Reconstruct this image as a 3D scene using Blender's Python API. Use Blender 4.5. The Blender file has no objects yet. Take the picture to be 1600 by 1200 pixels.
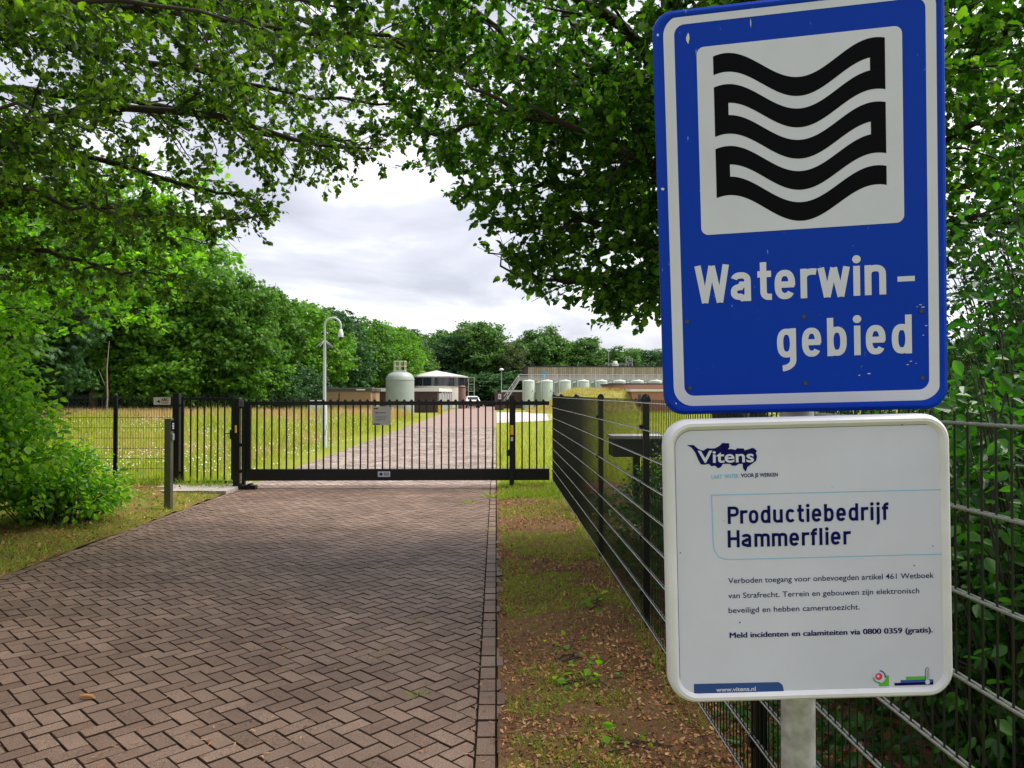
import bpy, math, random
import numpy as np
from mathutils import Vector, Matrix, noise
R = math.radians
random.seed(7)
SC = bpy.context.scene
COL = SC.collection

# ------------------------------------------------------------------ camera
CAM = Vector((0.0, 0.0, 1.8))
cd = bpy.data.cameras.new('camera')
cd.lens = 27.0; cd.sensor_width = 36.0; cd.clip_start = 0.05; cd.clip_end = 2000
cam = bpy.data.objects.new('camera', cd); COL.objects.link(cam)
cam.location = CAM
cam.rotation_euler = (math.pi/2 + math.atan(15/1200), 0, -math.atan(25/1200))
SC.camera = cam

# ------------------------------------------------------------------ world
SUN_EL, SUN_AZ = R(58), R(80)          # azimuth from +Y, towards +X
w = bpy.data.worlds.new('World'); SC.world = w; w.use_nodes = True
nt = w.node_tree; nt.nodes.clear()
def N(t, **k):
    n = nt.nodes.new(t)
    for a, b in k.items(): setattr(n, a, b)
    return n
out = N('ShaderNodeOutputWorld'); bg1 = N('ShaderNodeBackground'); bg2 = N('ShaderNodeBackground'); mx = N('ShaderNodeMixShader')
sky = N('ShaderNodeTexSky', sky_type='NISHITA'); sky.sun_disc = False; sky.sun_elevation = SUN_EL; sky.sun_rotation = SUN_AZ
bg1.inputs['Strength'].default_value = 0.12
tc = N('ShaderNodeTexCoord'); mp = N('ShaderNodeMapping'); mp.inputs['Scale'].default_value = (1.6, 1.6, 5.0)
mp.inputs['Location'].default_value = (0.35, 0.2, 0.62)
nz = N('ShaderNodeTexNoise'); nz.inputs['Scale'].default_value = 1.7; nz.inputs['Detail'].default_value = 6; nz.inputs['Roughness'].default_value = 0.52
nz.inputs['Distortion'].default_value = 0.5
cr = N('ShaderNodeValToRGB'); e = cr.color_ramp.elements
e[0].position = 0.38; e[0].color = (0.47, 0.475, 0.54, 1); e[1].position = 0.60; e[1].color = (1.02, 1.02, 1.03, 1)
x = e.new(0.49); x.color = (0.64, 0.64, 0.70, 1)
L = nt.links.new
L(tc.outputs['Generated'], mp.inputs['Vector']); L(mp.outputs[0], nz.inputs['Vector']); L(nz.outputs['Fac'], cr.inputs['Fac'])
L(cr.outputs['Color'], bg2.inputs['Color']); bg2.inputs['Strength'].default_value = 0.72
L(sky.outputs[0], bg1.inputs['Color']); mx.inputs['Fac'].default_value = 0.9
L(bg1.outputs[0], mx.inputs[1]); L(bg2.outputs[0], mx.inputs[2]); L(mx.outputs[0], out.inputs['Surface'])

# ------------------------------------------------------------------ sun
sd = bpy.data.lights.new('sun', 'SUN'); sd.energy = 3.4; sd.angle = R(30); sd.color = (1.0, 0.95, 0.86)
sun = bpy.data.objects.new('sun', sd); COL.objects.link(sun)
sv = Vector((math.sin(SUN_AZ)*math.cos(SUN_EL), math.cos(SUN_AZ)*math.cos(SUN_EL), math.sin(SUN_EL)))
sun.rotation_euler = (-sv).to_track_quat('-Z', 'Y').to_euler(); sun.location = (0, 0, 60)

SC.view_settings.view_transform = 'Standard'; SC.view_settings.look = 'None'
SC.view_settings.exposure = 1.0; SC.view_settings.gamma = 1
SC.view_settings.use_curve_mapping = False
SC.cycles.max_bounces = 8; SC.cycles.diffuse_bounces = 4; SC.cycles.glossy_bounces = 3
SC.cycles.transmission_bounces = 6; SC.cycles.transparent_max_bounces = 8
SC.cycles.use_denoising = True

# ------------------------------------------------------------------ pixel -> place (1600x1200 photo), used to survey positions
_R3 = cam.rotation_euler.to_matrix()
def ray(px, py):
    return _R3 @ Vector(((px-800)/1200, (600-py)/1200, -1))
def gnd(px, py, z=0.0):
    d = ray(px, py); return CAM + d*((z-CAM.z)/d.z)
def at(px, py, Y):
    d = ray(px, py); return CAM + d*(Y/d.y)

# ------------------------------------------------------------------ helpers
class MB:
    def __init__(s): s.v = []; s.f = []; s.m = []; s.s = []
    def add(s, V, F, mi=0, sm=False):
        b = len(s.v); s.v += [tuple(p) for p in V]
        for q in F: s.f.append([i+b for i in q]); s.m.append(mi); s.s.append(sm)
        return s
    def box(s, c, d, mi=0, rot=None):
        hx, hy, hz = d[0]/2, d[1]/2, d[2]/2
        P = [Vector((a, b, e_)) for a in (-hx, hx) for b in (-hy, hy) for e_ in (-hz, hz)]
        if rot is not None: P = [rot @ p for p in P]
        c = Vector(c)
        return s.add([c+p for p in P], [(0, 1, 3, 2), (4, 6, 7, 5), (0, 4, 5, 1), (2, 3, 7, 6), (0, 2, 6, 4), (1, 5, 7, 3)], mi)
    def bb(s, x0, x1, y0, y1, z0, z1, mi=0):
        return s.box(((x0+x1)/2, (y0+y1)/2, (z0+z1)/2), (x1-x0, y1-y0, z1-z0), mi)
    def tube(s, pts, rad, n=8, caps=True, mi=0, sm=True):
        pts = [Vector(p) for p in pts]
        if not hasattr(rad, '__len__'): rad = [rad]*len(pts)
        V = []; F = []; up = None
        for i, p in enumerate(pts):
            t = (pts[min(i+1, len(pts)-1)] - pts[max(i-1, 0)])
            if t.length < 1e-9: t = Vector((0, 0, 1))
            t.normalize()
            if up is None:
                a = Vector((0, 0, 1)) if abs(t.z) < 0.9 else Vector((1, 0, 0))
                up = (a - t*a.dot(t)).normalized()
            else:
                up = up - t*up.dot(t)
                up = up.normalized() if up.length > 1e-6 else t.orthogonal().normalized()
            b = t.cross(up)
            for k in range(n):
                an = 2*math.pi*k/n
                V.append(p + (up*math.cos(an) + b*math.sin(an))*rad[i])
        for i in range(len(pts)-1):
            for k in range(n):
                k2 = (k+1) % n
                F.append((i*n+k, i*n+k2, (i+1)*n+k2, (i+1)*n+k))
        s.add(V, F, mi, sm)
        if caps:
            s.add(V[:n], [list(range(n))[::-1]], mi); s.add(V[-n:], [list(range(n))], mi)
        return s
    def lathe(s, c, prof, n=24, mi=0, sm=True):
        c = Vector(c); V = []; F = []
        for (r, z) in prof:
            for k in range(n):
                a = 2*math.pi*k/n; V.append(c + Vector((r*math.cos(a), r*math.sin(a), z)))
        for i in range(len(prof)-1):
            for k in range(n):
                k2 = (k+1) % n; F.append((i*n+k, i*n+k2, (i+1)*n+k2, (i+1)*n+k))
        return s.add(V, F, mi, sm)
    def build(s, name, mats, parent=None, bevel=0, loc=None):
        me = bpy.data.meshes.new(name); me.from_pydata(s.v, [], s.f)
        if not isinstance(mats, (list, tuple)): mats = [mats]
        for m in mats: me.materials.append(m)
        me.polygons.foreach_set('material_index', s.m); me.polygons.foreach_set('use_smooth', s.s)
        me.update()
        o = bpy.data.objects.new(name, me); COL.objects.link(o)
        if parent is not None: o.parent = parent
        if loc is not None: o.location = loc
        if bevel:
            b = o.modifiers.new('bevel', 'BEVEL'); b.width = bevel; b.segments = 2; b.limit_method = 'ANGLE'; b.angle_limit = R(40)
        return o
def empty(name, loc=(0, 0, 0), rz=0.0):
    o = bpy.data.objects.new(name, None); COL.objects.link(o); o.location = loc; o.rotation_euler = (0, 0, rz); o.empty_display_size = 0.2
    return o
def tag(o, label=None, cat=None, group=None, kind=None):
    if label: o['label'] = label
    if cat: o['category'] = cat
    if group: o['group'] = group
    if kind: o['kind'] = kind
    return o
def copy_tree(o, parent=None):
    c = o.copy(); COL.objects.link(c)
    if parent is not None: c.parent = parent
    for ch in [q for q in bpy.data.objects if q.parent == o]: copy_tree(ch, c)
    return c

# ------------------------------------------------------------------ materials
def mat(name, col, rough=0.6, metal=0.0, spec=0.5, var=0.0, scale=8.0, bump=0.0, bscale=40.0, coat=0.0, col2=None, detail=5):
    m = bpy.data.materials.new(name); m.use_nodes = True; t = m.node_tree; b = t.nodes['Principled BSDF']
    b.inputs['Roughness'].default_value = rough; b.inputs['Metallic'].default_value = metal
    b.inputs['Specular IOR Level'].default_value = spec; b.inputs['Coat Weight'].default_value = coat
    c4 = (*col, 1); b.inputs['Base Color'].default_value = c4
    co = t.nodes.new('ShaderNodeTexCoord')
    if var or col2:
        n = t.nodes.new('ShaderNodeTexNoise'); n.inputs['Scale'].default_value = scale; n.inputs['Detail'].default_value = detail
        n.inputs['Roughness'].default_value = 0.62
        r = t.nodes.new('ShaderNodeValToRGB'); q = r.color_ramp.elements
        q[0].position = 0.3; q[1].position = 0.7
        lo = tuple(max(0, c*(1-var)) for c in col); hi = col2 if col2 else tuple(c*(1+var) for c in col)
        q[0].color = (*lo, 1); q[1].color = (*hi, 1)
        t.links.new(co.outputs['Object'], n.inputs['Vector']); t.links.new(n.outputs['Fac'], r.inputs['Fac']); t.links.new(r.outputs['Color'], b.inputs['Base Color'])
    if bump:
        n2 = t.nodes.new('ShaderNodeTexNoise'); n2.inputs['Scale'].default_value = bscale; n2.inputs['Detail'].default_value = 4
        bu = t.nodes.new('ShaderNodeBump'); bu.inputs['Strength'].default_value = bump; bu.inputs['Distance'].default_value = 0.02
        t.links.new(co.outputs['Object'], n2.inputs['Vector']); t.links.new(n2.outputs['Fac'], bu.inputs['Height']); t.links.new(bu.outputs[0], b.inputs['Normal'])
    return m
def leafmat(name, cols, trans=0.45, rough=0.5, tmul=(1.5, 1.9, 0.9), spec=0.35):
    """leaves: every leaf (mesh island) takes its own tone between the given colours; part of the light passes through"""
    m = bpy.data.materials.new(name); m.use_nodes = True; t = m.node_tree; b = t.nodes['Principled BSDF']; o = t.nodes['Material Output']
    b.inputs['Roughness'].default_value = rough; b.inputs['Specular IOR Level'].default_value = spec
    g = t.nodes.new('ShaderNodeNewGeometry'); r = t.nodes.new('ShaderNodeValToRGB'); q = r.color_ramp.elements
    q[0].position = 0; q[0].color = (*cols[0], 1); q[1].position = 1; q[1].color = (*cols[-1], 1)
    for i in range(1, len(cols)-1):
        k = q.new(i/(len(cols)-1)); k.color = (*cols[i], 1)
    t.links.new(g.outputs['Random Per Island'], r.inputs['Fac']); t.links.new(r.outputs['Color'], b.inputs['Base Color'])
    if trans:
        tr = t.nodes.new('ShaderNodeBsdfTranslucent'); mm = t.nodes.new('ShaderNodeMix'); mm.data_type = 'RGBA'; mm.blend_type = 'MULTIPLY'
        mm.inputs['Factor'].default_value = 1; mm.inputs['B'].default_value = (*tmul, 1); mm.clamp_result = False
        t.links.new(r.outputs['Color'], mm.inputs['A']); t.links.new(mm.outputs['Result'], tr.inputs['Color'])
        ms = t.nodes.new('ShaderNodeMixShader'); ms.inputs['Fac'].default_value = trans
        t.links.new(b.outputs[0], ms.inputs[1]); t.links.new(tr.outputs[0], ms.inputs[2]); t.links.new(ms.outputs[0], o.inputs['Surface'])
    return m

M = {}
M['black'] = mat('black powder coat', (0.0035, 0.0045, 0.0042), 0.38, spec=0.3, bump=0.03, bscale=300)
M['wire'] = mat('black green coated wire', (0.004, 0.007, 0.005), 0.35, spec=0.3)
M['rod'] = mat('pale highlight rod', (0.42, 0.43, 0.43), 0.25, spec=1.0, metal=0.8)  # pale metal on dark coated rods: sky highlight put into the colour
M['greenpost'] = mat('dark green coated steel', (0.010, 0.028, 0.018), 0.4)
M['galv'] = mat('galvanised steel', (0.34, 0.34, 0.35), 0.48, metal=0.35, var=0.28, scale=26, detail=2)
M['galvpaint'] = mat('grey green painted steel', (0.40, 0.46, 0.44), 0.45, var=0.06, scale=6)
M['steel'] = mat('brushed steel', (0.17, 0.16, 0.135), 0.34, metal=0.85, var=0.1, scale=14)
M['seam'] = mat('dirt in seam', (0.03, 0.025, 0.02), 0.9)
M['navy'] = mat('navy print', (0.003, 0.004, 0.075), 0.5, spec=.06)
M['cyan'] = mat('light blue print', (0.12, 0.40, 0.62), 0.5)
M['blackprint'] = mat('black sign film', (0.003, 0.003, 0.005), 0.5, spec=0.04)
M['whitefilm'] = mat('white sign film', (0.49, 0.50, 0.62), 0.45, var=0.07, scale=3, spec=0.25)
M['whitepaint'] = mat('white rim paint', (0.56, 0.56, 0.60), 0.4, var=0.12, scale=4, spec=0.3)
M['green_print'] = mat('green print', (0.06, 0.36, 0.03), 0.5)
M['red_print'] = mat('red print', (0.55, 0.03, 0.06), 0.5)
M['teal_print'] = mat('teal print', (0.02, 0.22, 0.20), 0.5)
M['yellow'] = mat('yellow plastic', (0.75, 0.45, 0.02), 0.5)
M['screw'] = mat('dark screw', (0.05, 0.045, 0.04), 0.5, metal=0.5)
M['chip'] = mat('chipped paint showing primer', (0.52, 0.52, 0.50), 0.7)
M['glass_dark'] = mat('dark glass', (0.012, 0.016, 0.022), 0.08, spec=0.8)
M['trunk'] = mat('bark', (0.150, 0.090, 0.055), 0.9, var=0.5, scale=7, bump=0.6, bscale=18)
M['trunk_dark'] = mat('dark bark', (0.030, 0.024, 0.018), 0.9, var=0.45, scale=7, bump=0.6, bscale=18)
def sign_blue():
    m = mat('blue sign paint', (0.000, 0.031, 0.36), 0.36, spec=0.1)
    t = m.node_tree; b = t.nodes['Principled BSDF']; co = t.nodes.new('ShaderNodeTexCoord')
    n = t.nodes.new('ShaderNodeTexNoise'); n.inputs['Scale'].default_value = 55; n.inputs['Detail'].default_value = 3; n.inputs['Roughness'].default_value = 0.7
    mp_ = t.nodes.new('ShaderNodeMapping'); mp_.inputs['Scale'].default_value = (1.5, 1, 0.45); mp_.inputs['Rotation'].default_value = (0, 0.7, 0)
    r = t.nodes.new('ShaderNodeValToRGB'); q = r.color_ramp.elements
    q[0].position = 0.685; q[0].color = (0.000, 0.031, 0.36, 1); q[1].position = 0.75; q[1].color = (0.22, 0.34, 0.58, 1)
    t.links.new(co.outputs['Object'], mp_.inputs[0]); t.links.new(mp_.outputs[0], n.inputs['Vector'])
    t.links.new(n.outputs['Fac'], r.inputs['Fac']); t.links.new(r.outputs['Color'], b.inputs['Base Color'])
    return m
M['blue'] = sign_blue()

# ------------------------------------------------------------------ flat shapes and lettering on sign plates (local x right, z up, front = -Y)
def rr(w_, h_, r, n=8, cx=0, cz=0):
    P = []
    for (sx, sz, a0) in ((1, 1, 0), (-1, 1, 90), (-1, -1, 180), (1, -1, 270)):
        for k in range(n+1):
            a = R(a0 + 90*k/n); P.append((cx + sx*(w_/2-r) + r*math.cos(a), cz + sz*(h_/2-r) + r*math.sin(a)))
    return P
def flat(mb, P, y, mi=0): mb.add([(p[0], y, p[1]) for p in P], [list(range(len(P)))], mi)
def ring(mb, A, B, ya, yb, mi=0, sm=False):
    n = len(A)
    mb.add([(p[0], ya, p[1]) for p in A] + [(p[0], yb, p[1]) for p in B], [(i, (i+1) % n, n+(i+1) % n, n+i) for i in range(n)], mi, sm)
def strip(mb, P, wd, y, mi=0):
    """stroke of constant width along a 2D path"""
    P = [Vector(p) for p in P]; P = [p for i, p in enumerate(P) if i == 0 or (p-P[i-1]).length > 1e-5]; L_ = []; Rr = []
    for i, p in enumerate(P):
        a = (P[i]-P[i-1]).normalized() if i else None
        b = (P[i+1]-P[i]).normalized() if i < len(P)-1 else None
        if a is None: a = b
        if b is None: b = a
        t = (a+b); t = t.normalized() if t.length > 1e-6 else a
        nn = Vector((-t.y, t.x)); k = wd/2/max(0.35, nn.dot(Vector((-a.y, a.x))))
        L_.append(p+nn*k); Rr.append(p-nn*k)
    n = len(P)
    mb.add([(p.x, y, p.y) for p in L_] + [(p.x, y, p.y) for p in Rr], [(i, i+1, n+i+1, n+i) for i in range(n-1)], mi)
def disc(mb, c, r, y, mi=0, n=16): flat(mb, [(c[0]+r*math.cos(2*math.pi*k/n), c[1]+r*math.sin(2*math.pi*k/n)) for k in range(n)], y, mi)
SW = 0.165
def sup(cx, cy, rx, ry, a0, a1, n=22, ex=2.5):
    P = []
    for k in range(n+1):
        a = R(a0+(a1-a0)*k/n); c, s_ = math.cos(a), math.sin(a)
        P.append((cx+rx*math.copysign(abs(c)**(2/ex), c), cy+ry*math.copysign(abs(s_)**(2/ex), s_)))
    return P
XH = 0.77; hw = SW/2; WD = 0.52; CXX = WD/2; RX = WD/2-hw; CY = XH/2; RY = XH/2-hw
GL = {
 'W': (0.86, [[(0.06, 1), (0.235, 0)], [(0.235, 0), (0.43, 0.98)], [(0.43, 0.98), (0.625, 0)], [(0.625, 0), (0.80, 1)]]),
 'w': (0.76, [[(0.06, XH), (0.21, 0)], [(0.21, 0), (0.38, XH-.01)], [(0.38, XH-.01), (0.55, 0)], [(0.55, 0), (0.70, XH)]]),
 'a': (WD+.1, [sup(CXX, XH-.24, RX, .24-hw, 160, 0)+[(WD-hw, 0)], [(WD-hw-.02, .44), (.28, .44)]+sup(.25, .25, .25-hw, .19-hw+.02, 90, 270, 14)+[(.30, hw), (.40, .105)]]),
 't': (0.40, [[(.17, 1.0), (.17, .24)]+sup(.33, .24, .16, .24-hw, 180, 270, 8)+[(.38, hw)], [(.02, XH-hw), (.37, XH-hw)]]),
 'e': (WD+.08, [[(hw+.03, .385), (WD-hw+.06, .385)], sup(CXX, CY, RX, RY, -4, 322, 34)]),
 'r': (0.40, [[(hw, 0), (hw, XH)], sup(.30, .50, .22, XH-.50-hw, 178, 68, 10)]),
 'i': (0.27, [[(.13, 0), (.13, XH)], 'dot']),
 'j': (0.27, [[(.13, XH), (.13, -.08)]+sup(.0, -.08, .13, .12, 0, -75, 8), 'dot']),
 'n': (WD+.09, [[(hw, 0), (hw, XH)], sup(CXX, XH-.26, RX, .26-hw, 175, 0, 14)+[(WD-hw, 0)]]),
 'm': (0.86, [[(hw, 0), (hw, XH)], sup(.245, XH-.24, .165, .24-hw, 175, 0, 12)+[(.41, 0)], sup(.575, XH-.24, .165, .24-hw, 175, 0, 12)+[(.74, 0)]]),
 'u': (WD+.09, [[(hw, XH), (hw, .26)]+sup(CXX, .26, RX, .26-hw, 180, 345, 14), [(WD-hw, XH), (WD-hw, 0)]]),
 'o': (WD+.06, [sup(CXX, CY, RX, RY, 0, 360, 36)]),
 'c': (WD+.02, [sup(CXX, CY, RX, RY, 38, 322, 30)]),
 'b': (WD+.07, [[(hw, 1), (hw, 0)], sup(CXX, CY, RX, RY, 0, 360, 36)]),
 'd': (WD+.08, [[(WD-hw, 1), (WD-hw, 0)], sup(CXX, CY, RX, RY, 0, 360, 36)]),
 'g': (WD+.08, [[(WD-hw, XH), (WD-hw, -.06)]+sup(.13, -.06, WD-hw-.13, .22, -8, -88, 12, 2), sup(CXX, CY, RX, RY, 0, 360, 36)]),
 'f': (0.36, [[(.15, 0), (.15, .74)]+sup(.32, .74, .17, .26-hw, 180, 90, 8)+[(.36, 1-hw)], [(.01, XH-hw), (.34, XH-hw)]]),
 'l': (0.26, [[(.13, 1), (.13, 0)]]),
 'P': (0.60, [[(hw, 0), (hw, 1)], [(hw, 1-hw), (.30, 1-hw)]+sup(.30, .71, .22, .29-hw, 90, -90, 16)+[(hw, .42+hw)]]),
 'H': (0.66, [[(hw, 0), (hw, 1)], [(.55, 0), (.55, 1)], [(hw, .51), (.55, .51)]]),
 '-': (0.44, [[(.06, .47), (.40, .47)]]),
}
def stroke_text(mb, body, x0, x1, zb, cap, y, mi=0, gap=0.03, slope=0.0):
    tot = sum(GL[c][0]+gap for c in body)-gap
    k = (x1-x0)/tot; X = x0
    n = 0
    for c in body:
        for S_ in GL[c][1]:
            n += 1; yy = y - 0.00004*(n % 7)
            if S_ == 'dot':
                disc(mb, (X+.13*k, zb+.94*cap), .105*cap, yy, mi); continue
            strip(mb, [(X+p[0]*k, zb+p[1]*cap+slope*(X+p[0]*k-x0)) for p in S_], SW*(cap*.5+k*.5), yy, mi)
        X += (GL[c][0]+gap)*k
_cap = {}
def font_mesh(body, off=0.0):
    cu = bpy.data.curves.new('text', 'FONT'); cu.body = body; cu.offset = off; cu.resolution_u = 4
    ob = bpy.data.objects.new('text', cu); COL.objects.link(ob)
    dg = bpy.context.evaluated_depsgraph_get(); dg.update()
    me = bpy.data.meshes.new_from_object(ob.evaluated_get(dg))
    V = [v.co.copy() for v in me.vertices]; F = [list(p.vertices) for p in me.polygons]
    bpy.data.objects.remove(ob); bpy.data.curves.remove(cu); bpy.data.meshes.remove(me)
    return V, F
def font_text(mb, body, x0, x1, zb, cap, y, mi=0, off=0.0, slope=0.0, vert=False):
    V, F = font_mesh(body, off)
    if 'c' not in _cap: _cap['c'] = max(v.y for v in font_mesh('H')[0])
    a = min(v.x for v in V); b = max(v.x for v in V); k = (x1-x0)/(b-a); kz = cap/_cap['c']
    if vert: mb.add([(x0 - v.y*kz, y, zb+(v.x-a)*k) for v in V], F, mi)
    else: mb.add([(x0+(v.x-a)*k, y, zb+v.y*kz+slope*(v.x-a)*k) for v in V], F, mi)

# ------------------------------------------------------------------ scattered leaves and blades
def leaf_obj(name, P, U, Nn, S, tmpl, material, parent=None):
    """P positions, U leaf axis, Nn leaf normal, S sizes (all numpy); tmpl = (verts, faces)"""
    tv, tf = np.array(tmpl[0], float), tmpl[1]
    U = U/np.maximum(1e-9, np.linalg.norm(U, axis=1, keepdims=True))
    Sd = np.cross(Nn, U); Sd /= np.maximum(1e-9, np.linalg.norm(Sd, axis=1, keepdims=True)); Nn = np.cross(U, Sd)
    n, k = len(P), len(tv)
    V = P[:, None, :] + S[:, None, None]*(tv[None, :, 0:1]*U[:, None, :] + tv[None, :, 1:2]*Sd[:, None, :] + tv[None, :, 2:3]*Nn[:, None, :])
    V = V.reshape(-1, 3)
    me = bpy.data.meshes.new(name)
    lens = np.array([len(q) for q in tf]); idx = np.concatenate([np.array(q) for q in tf])
    li = (np.arange(n)[:, None]*k + idx[None, :]).ravel(); tot = np.tile(lens, n)
    st = np.concatenate([[0], np.cumsum(tot)[:-1]])
    me.vertices.add(len(V)); me.vertices.foreach_set('co', V.astype(np.float32).ravel())
    me.loops.add(len(li)); me.loops.foreach_set('vertex_index', li.astype(np.int32))
    me.polygons.add(len(tot)); me.polygons.foreach_set('loop_start', st.astype(np.int32)); me.polygons.foreach_set('loop_total', tot.astype(np.int32))
    me.update(calc_edges=True)
    me.materials.append(material)
    o = bpy.data.objects.new(name, me); COL.objects.link(o)
    if parent is not None: o.parent = parent
    return o
def halves(prof, fold=0.12, droop=0.12):
    """a leaf of two halves folded at the midrib from a half outline (u, v)"""
    V = []; m = len(prof)
    for (u, v) in prof: V.append((u, v, abs(v)*fold*2 - droop*u*u))
    for (u, v) in prof[1:-1]: V.append((u, -v, abs(v)*fold*2 - droop*u*u))
    return V, [list(range(m)), [m-1] + [m+i for i in range(m-3, -1, -1)] + [0]]
OAK = halves([(0, 0), (.12, .07), (.22, .24), (.30, .16), (.44, .37), (.54, .24), (.70, .40), (.80, .24), (.94, .18), (1, 0)])
MAPLE = halves([(0, 0), (-.04, .20), (.10, .30), (.20, .46), (.34, .34), (.50, .44), (.64, .28), (.82, .22), (1, 0)])
OVATE = halves([(0, 0), (.10, .14), (.28, .29), (.50, .31), (.72, .22), (.88, .10), (1, 0)], .15, .2)
def sprig():
    V = [(0, 0, 0)]; r_ = random.Random(3)
    n = 16
    for k in range(n):
        a = 2*math.pi*k/n; rr_ = (0.56 if k % 2 == 0 else 0.24)*(0.8+0.4*r_.random())
        V.append((rr_*math.cos(a), rr_*math.sin(a), -0.25*rr_*rr_ + .05*r_.random()))
    return V, [[0, 1+k, 1+(k+1) % n] for k in range(n)]
SPRIG = sprig()
BLADE = ([(0, -.5, 0), (0, .5, 0), (.55, .34, .06), (.55, -.34, .06), (1, 0, .30)], [[0, 1, 2, 3], [3, 2, 4]])
def rnd_dirs(rg, n):
    d = rg.normal(size=(n, 3)); return d/np.linalg.norm(d, axis=1, keepdims=True)
def grass(name, P, H, wd, material, lean=0.35, seed=0, parent=None):
    rg = np.random.default_rng(seed); n = len(P)
    U = np.stack([rg.normal(size=n)*lean, rg.normal(size=n)*lean, np.ones(n)], 1)
    a = rg.random(n)*2*np.pi; Nn = np.stack([np.cos(a), np.sin(a), np.zeros(n)], 1)
    # width is given relative to height through the template
    t = (np.array(BLADE[0])*np.array([1, wd, 1])).tolist()
    return leaf_obj(name, P, U, Nn, H, (t, BLADE[1]), material, parent)
def fnoise(x_, y_, s): return noise.noise(Vector((x_*s, y_*s, 3.3)))

# ================================================================== SETTING
def sheet(name, x0, x1, y0, y1, z, material, nx=1, ny=1, hf=None):
    V = []; F = []
    for j in range(ny+1):
        for i in range(nx+1):
            x_ = x0+(x1-x0)*i/nx; y_ = y0+(y1-y0)*j/ny
            V.append((x_, y_, z+(hf(x_, y_) if hf else 0)))
    for j in range(ny):
        for i in range(nx):
            a = j*(nx+1)+i; F.append((a, a+1, a+nx+2, a+nx+1))
    o = MB().add(V, F, 0, bool(hf)).build(name, material); o['kind'] = 'structure'
    return o
def groundmat(name, cols, scale, bump=0.4, bscale=30, s2=None):
    m = bpy.data.materials.new(name); m.use_nodes = True; t = m.node_tree; b = t.nodes['Principled BSDF']
    b.inputs['Roughness'].default_value = 0.95; b.inputs['Specular IOR Level'].default_value = 0.1
    co = t.nodes.new('ShaderNodeTexCoord')
    def nz_(s, d=6):
        n = t.nodes.new('ShaderNodeTexNoise'); n.inputs['Scale'].default_value = s; n.inputs['Detail'].default_value = d; n.inputs['Roughness'].default_value = .65
        t.links.new(co.outputs['Object'], n.inputs['Vector']); return n
    a = nz_(scale); r = t.nodes.new('ShaderNodeValToRGB'); q = r.color_ramp.elements
    q[0].position = .32; q[0].color = (*cols[0], 1); q[1].position = .68; q[1].color = (*cols[-1], 1)
    if len(cols) > 2: k = q.new(.5); k.color = (*cols[1], 1)
    mixn = t.nodes.new('ShaderNodeMix'); mixn.data_type = 'FLOAT'; mixn.inputs['Factor'].default_value = .5
    a2 = nz_(s2 or scale*14, 3)
    t.links.new(a.outputs['Fac'], mixn.inputs['A']); t.links.new(a2.outputs['Fac'], mixn.inputs['B'])
    t.links.new(mixn.outputs['Result'], r.inputs['Fac']); t.links.new(r.outputs['Color'], b.inputs['Base Color'])
    bu = t.nodes.new('ShaderNodeBump'); bu.inputs['Strength'].default_value = bump; bu.inputs['Distance'].default_value = .03
    t.links.new(nz_(bscale).outputs['Fac'], bu.inputs['Height']); t.links.new(bu.outputs[0], b.inputs['Normal'])
    return m
G_meadow = groundmat('meadow soil and grass', [(.13, .16, .02), (.19, .21, .03), (.26, .25, .06)], .25)
G_soil = groundmat('leaf mould soil', [(.060, .033, .017), (.15, .082, .043), (.22, .13, .065)], 1.3, .8, 60, 26)
G_yard = groundmat('pale concrete yard', [(.42, .39, .37), (.50, .47, .45)], .5, .1)
sheet('ground', -500, 500, -60, 600, -0.03, G_meadow)

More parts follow.
